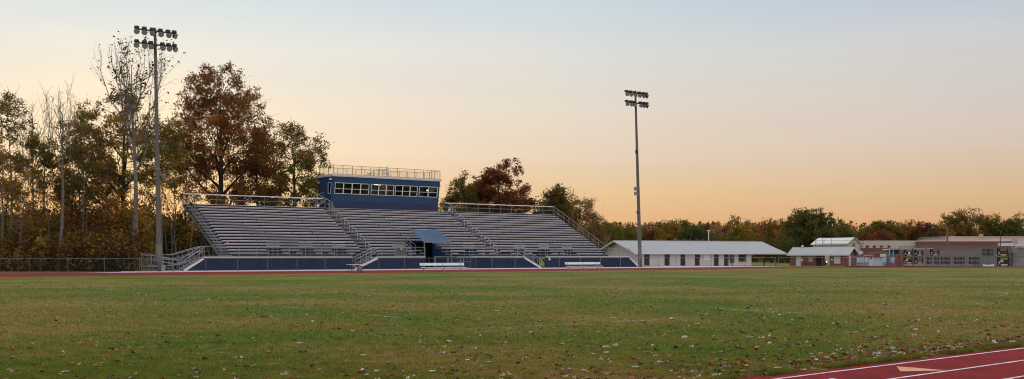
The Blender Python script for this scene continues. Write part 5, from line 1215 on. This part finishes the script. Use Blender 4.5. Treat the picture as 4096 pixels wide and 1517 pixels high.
# vines on the trunk below the big oak
# thicket: undergrowth mass below the wood
def thicket(name, regions, mats, size, label, weights, seed):
    rng = np.random.default_rng(seed); C, mi = [], []
    for (p0, p1, z0, z1, ylo, yhi, n, w) in regions:
        nc = max(3, n//110); px = rng.uniform(p0, p1, nc); z = rng.uniform(z0, z1, nc); cm = rng.choice(len(mats), nc, p=np.array(w)/sum(w))
        top = rng.uniform(ylo, yhi, nc)
        for i in range(nc):
            X, Y = CW(px[i], z[i]); ht = HT(top[i], z[i])-ground(X, Y); m = n//nc
            k = rng.random(m)**.8; rr = (.35+.9*np.sin(math.pi*np.clip(k*.8+.15, 0, 1)))*rng.uniform(.8, 1.5)
            t = rng.uniform(0, 6.28, m); q = rng.random(m)**.5
            C.append(np.c_[X+rr*q*np.cos(t), Y+rr*q*np.sin(t), ground(X, Y)+ht*k]); mi.append(np.full(m, cm[i]))
    C = np.concatenate(C); mi = np.concatenate(mi); n = len(C)
    a = rng.normal(0, 1, (n, 3)); a /= np.linalg.norm(a, axis=1)[:, None]; b = rng.normal(0, 1, (n, 3)); b -= a*(a*b).sum(1)[:, None]; b /= np.linalg.norm(b, axis=1)[:, None]
    s = (size if np.isscalar(size) else size)*rng.uniform(.6, 1.3, n)[:, None]*.5
    V = np.stack([C-a*s, C-b*s*.6, C+a*s, C+b*s*.6], 1).reshape(-1, 3)
    return tag(quick_mesh(name, V, np.arange(n*4), 4, mats, mi), label, name.replace('_', ' '), kind='stuff')
TM = [LD, LG2, LY, LO, LG]
thicket('undergrowth', [(-80, 545, 95.5, 101, 900, 1040, 20000, (6, 3, 1.3, 1.2, 1)), (-80, 590, 101, 108, 820, 980, 22000, (4, 3, 2.4, 2.2, 2)), (560, 760, 108.5, 114, 850, 990, 9000, (3, 3, 3, 2.5, 2)), (-80, 760, 108, 118, 800, 940, 22000, (3, 3, 1, 1, 3)),
    (480, 570, 100, 104, 780, 960, 5000, (2, 2, 5, 3, 1)), (640, 760, 108, 120, 870, 980, 9000, (3, 4, 2, 1, 3)), (740, 920, 121, 127, 870, 985, 9000, (3, 3, 2, 2, 2)), (740, 1300, 134, 142, 860, 960, 9000, (3, 3, 1, 1, 3)), (1300, 2330, 168, 176, 880, 960, 6000, (3, 3, 1, 1, 3))], TM, .30,
    'dense brown and amber undergrowth beneath the trees behind the left fence', None, 41)
thicket('far_wood', [(-100, 800, 170, 260, 850, 900, 16000, (2, 4, 2, 1, 3)), (2250, 3160, 360, 430, 885, 945, 48000, (1, 3, 2, 2, 4)), (3150, 4300, 400, 470, 885, 940, 48000, (1, 4, 1.5, 2.5, 3))], TM, 1.0,
    'far autumn wood forming a low band along the horizon', None, 42)
# thin stems standing in the thicket
rngs = np.random.default_rng(77); br = []
for i in range(46):
    px = rngs.uniform(-40, 760); z = rngs.uniform(97, 120); X, Y = CW(px, z); h = rngs.uniform(4, 10); l = rngs.normal(0, .09, 2); p = np.array([X, Y, 0.]); pts = [p+np.array([l[0]*h*t+rngs.normal(0, .05), l[1]*h*t, h*t]) for t in np.linspace(0, 1, 6)]
    br.append((pts, [.06*(1-.8*t) for t in np.linspace(0, 1, 6)], 4))
    for j in range(7):
        o = pts[2+j % 4]; d = rngs.normal(0, 1, 3); d[2] = abs(d[2])+.5; d /= np.linalg.norm(d); br.append(([o, o+d*h*.12+rngs.normal(0, .05, 3), o+d*h*.25], [.02, .014, .008], 3))
V, Fc = tubes(br); tag(quick_mesh('brushwood', V, Fc.ravel(), 4, [MBK]), 'tangle of thin bare stems standing in the undergrowth at left', 'brushwood', kind='stuff')
# behind the stand, right of the press box
GB = 'trees behind the right part of the grandstand'
tree(1838, 178, 668, 140, 'pale olive tree right beside the press box', 18000, [LG, LG2], MBK, 151, .22, .5, base=.12, K=100, csz=.95, limbs=12, tr=.22, group=GB)
tree(1985, 182, 612, 285, 'tall dark red maple right of the press box', 36000, [LR2, LR, LR], MBD, 151, .25, .6, base=.08, K=150, csz=1.15, limbs=13, tr=.3, group=GB)
tree(1925, 186, 690, 120, 'dark red tree between the pale olive tree and the maple', 13000, [LR2, LR], MBD, 52, .26, .5, base=.08, K=50, csz=1.2, tr=.2, group=GB)
tree(2215, 190, 742, 180, 'dark russet green tree near the top right corner of the grandstand', 20000, [LR2, LG, LG], MBD, 53, .27, .6, base=.08, K=75, csz=1.3, tr=.25, group=GB)
tree(2315, 195, 755, 210, 'sparse tan tree over the right end rail of the grandstand', 9500, [LT, LG2], MBK, 54, .22, .5, base=.08, K=80, csz=1.3, tr=.2, group=GB)
tree(2385, 200, 850, 130, 'low tan tree at the foot of the right end rail', 9000, [LT, LG2, LG], MBK, 55, .25, .5, base=.05, K=50, csz=1.2, tr=.15, group=GB)
tree(2265, 186, 860, 130, 'low brown tree behind the right end rail', 9000, [LR2, LG2], MBD, 56, .27, .5, base=.05, K=40, csz=1.2, tr=.15, group=GB)
tree(2440, 210, 908, 90, 'round yellow green bush tree left of the cream building', 11000, [LYG, LG], MBD, 57, .26, .45, base=.03, K=40, csz=1.2, tr=.14, group=GB)
# distant line
GD = 'trees in the distant line on the right'
far = [(2500, 330, 885, 90, LG, 'pale green upright tree just left of the distant floodlight pole, above the left roof end', 2200, .5), (2462, 345, 905, 80, LT, 'tan tree behind the yellow green bush tree', 1800, .5),
 (2575, 335, 893, 100, LT, 'sparse tan tree just right of the distant floodlight pole', 2000, .5), (2625, 330, 893, 110, LR2, 'reddish brown tree second right of the distant floodlight pole', 2600, .6),
 (2680, 320, 885, 120, LYG, 'yellow green rounded tree behind the left half of the cream building roof', 3600, .6), (2745, 345, 868, 130, LG, 'tallest olive tree above the middle of the cream building roof', 3400, .6),
 (2770, 315, 905, 120, LN, 'dark green round tree left of the white vent pipe', 3600, .6), (2835, 340, 890, 110, LR2, 'dull red tree behind the white vent pipe', 3000, .6),
 (2890, 325, 888, 110, LT, 'tan orange tree just right of the white vent pipe', 2800, .6), (2945, 345, 878, 110, LG2, 'brown green tree above the right half of the cream building roof', 2800, .6),
 (2960, 312, 915, 110, LYG, 'yellow green tree low behind the right half of the cream building roof', 3200, .6), (3010, 340, 892, 110, LN, 'dark green tree behind the right end of the cream building ridge', 3000, .6),
 (3060, 330, 883, 120, LO, 'orange brown tree behind the right end of the cream building roof', 3300, .6), (3110, 345, 882, 110, LG2, 'brown tree left of the biggest distant green tree', 3000, .6),
 (3120, 300, 950, 70, LO, 'small orange tree low between the two pale roofs', 1300, .45), (3085, 290, 952, 90, LN, 'low dark green shrub behind the right roof corner of the cream building', 1700, .45),
 (3245, 290, 833, 190, LN, 'biggest dark green distant tree above the small brick building', 8200, .6), (3180, 295, 868, 110, LG, 'olive tree at the left shoulder of the biggest distant tree', 3600, .6), (3150, 280, 965, 60, LN, 'dark small evergreen at the left end of the small brick building roof', 1200, .4),
 (3362, 330, 890, 90, LN, 'dark green tree just right of the tall dark pole', 2600, .55), (3440, 350, 912, 70, LG2, 'small brown green tree above the gable building right slope', 1400, .5),
 (3530, 345, 870, 150, LG, 'broad olive tree above the cream school wall', 5200, .6), (3460, 335, 930, 70, LR, 'small crimson tree behind the gable building roof', 1500, .5), (3530, 330, 925, 120, LR2, 'low purple brown tree in front of the broad olive tree', 2600, .55),
 (3625, 350, 890, 130, LO, 'orange brown round tree right of the broad olive tree', 4000, .6), (3590, 360, 900, 80, LR2, 'dull red tree between the olive and orange trees', 1600, .55), (3680, 355, 905, 80, LR2, 'dark red brown tree above the left edge of the brick school block', 1900, .55),
 (3715, 345, 888, 130, LD, 'bare looking grey brown tree left of the grey utility pole', 3400, .5), (3820, 360, 840, 110, LG, 'tall pale olive tree right of the grey utility pole', 3400, .6), (3860, 355, 838, 90, LG2, 'tall thin brown olive tree, right neighbour of the tall pale olive one', 2600, .6),
 (3775, 350, 890, 100, LO, 'orange brown tree just behind the grey utility pole', 2600, .6), (3920, 370, 862, 120, LG, 'olive tree behind the long roof of the school, left of its chimney', 3200, .6), (3975, 370, 855, 110, LYG, 'yellow green tree behind the school roof, right of its chimney', 3200, .6),
 (4030, 365, 860, 120, LN, 'dark green tree behind the school near the right edge', 3200, .6), (4085, 370, 858, 120, LG2, 'brown green tree at the right edge of the picture', 3200, .6)]
alt = {LG: LG2, LG2: LG, LN: LG, LT: LG2, LR2: LR, LR: LR2, LO: LG2, LYG: LY, LD: LR2}
for i, (px, z, yt, wp, m_, lb, nl_, ls) in enumerate(far):
    tree(px, z, yt, wp, lb, int(nl_*2.1), [m_, m_, alt[m_]], MBD, 200+i, ls*.75, .8, base=.04, K=int(22+nl_/70), csz=1.7, limbs=8, tr=.3, group=GD)
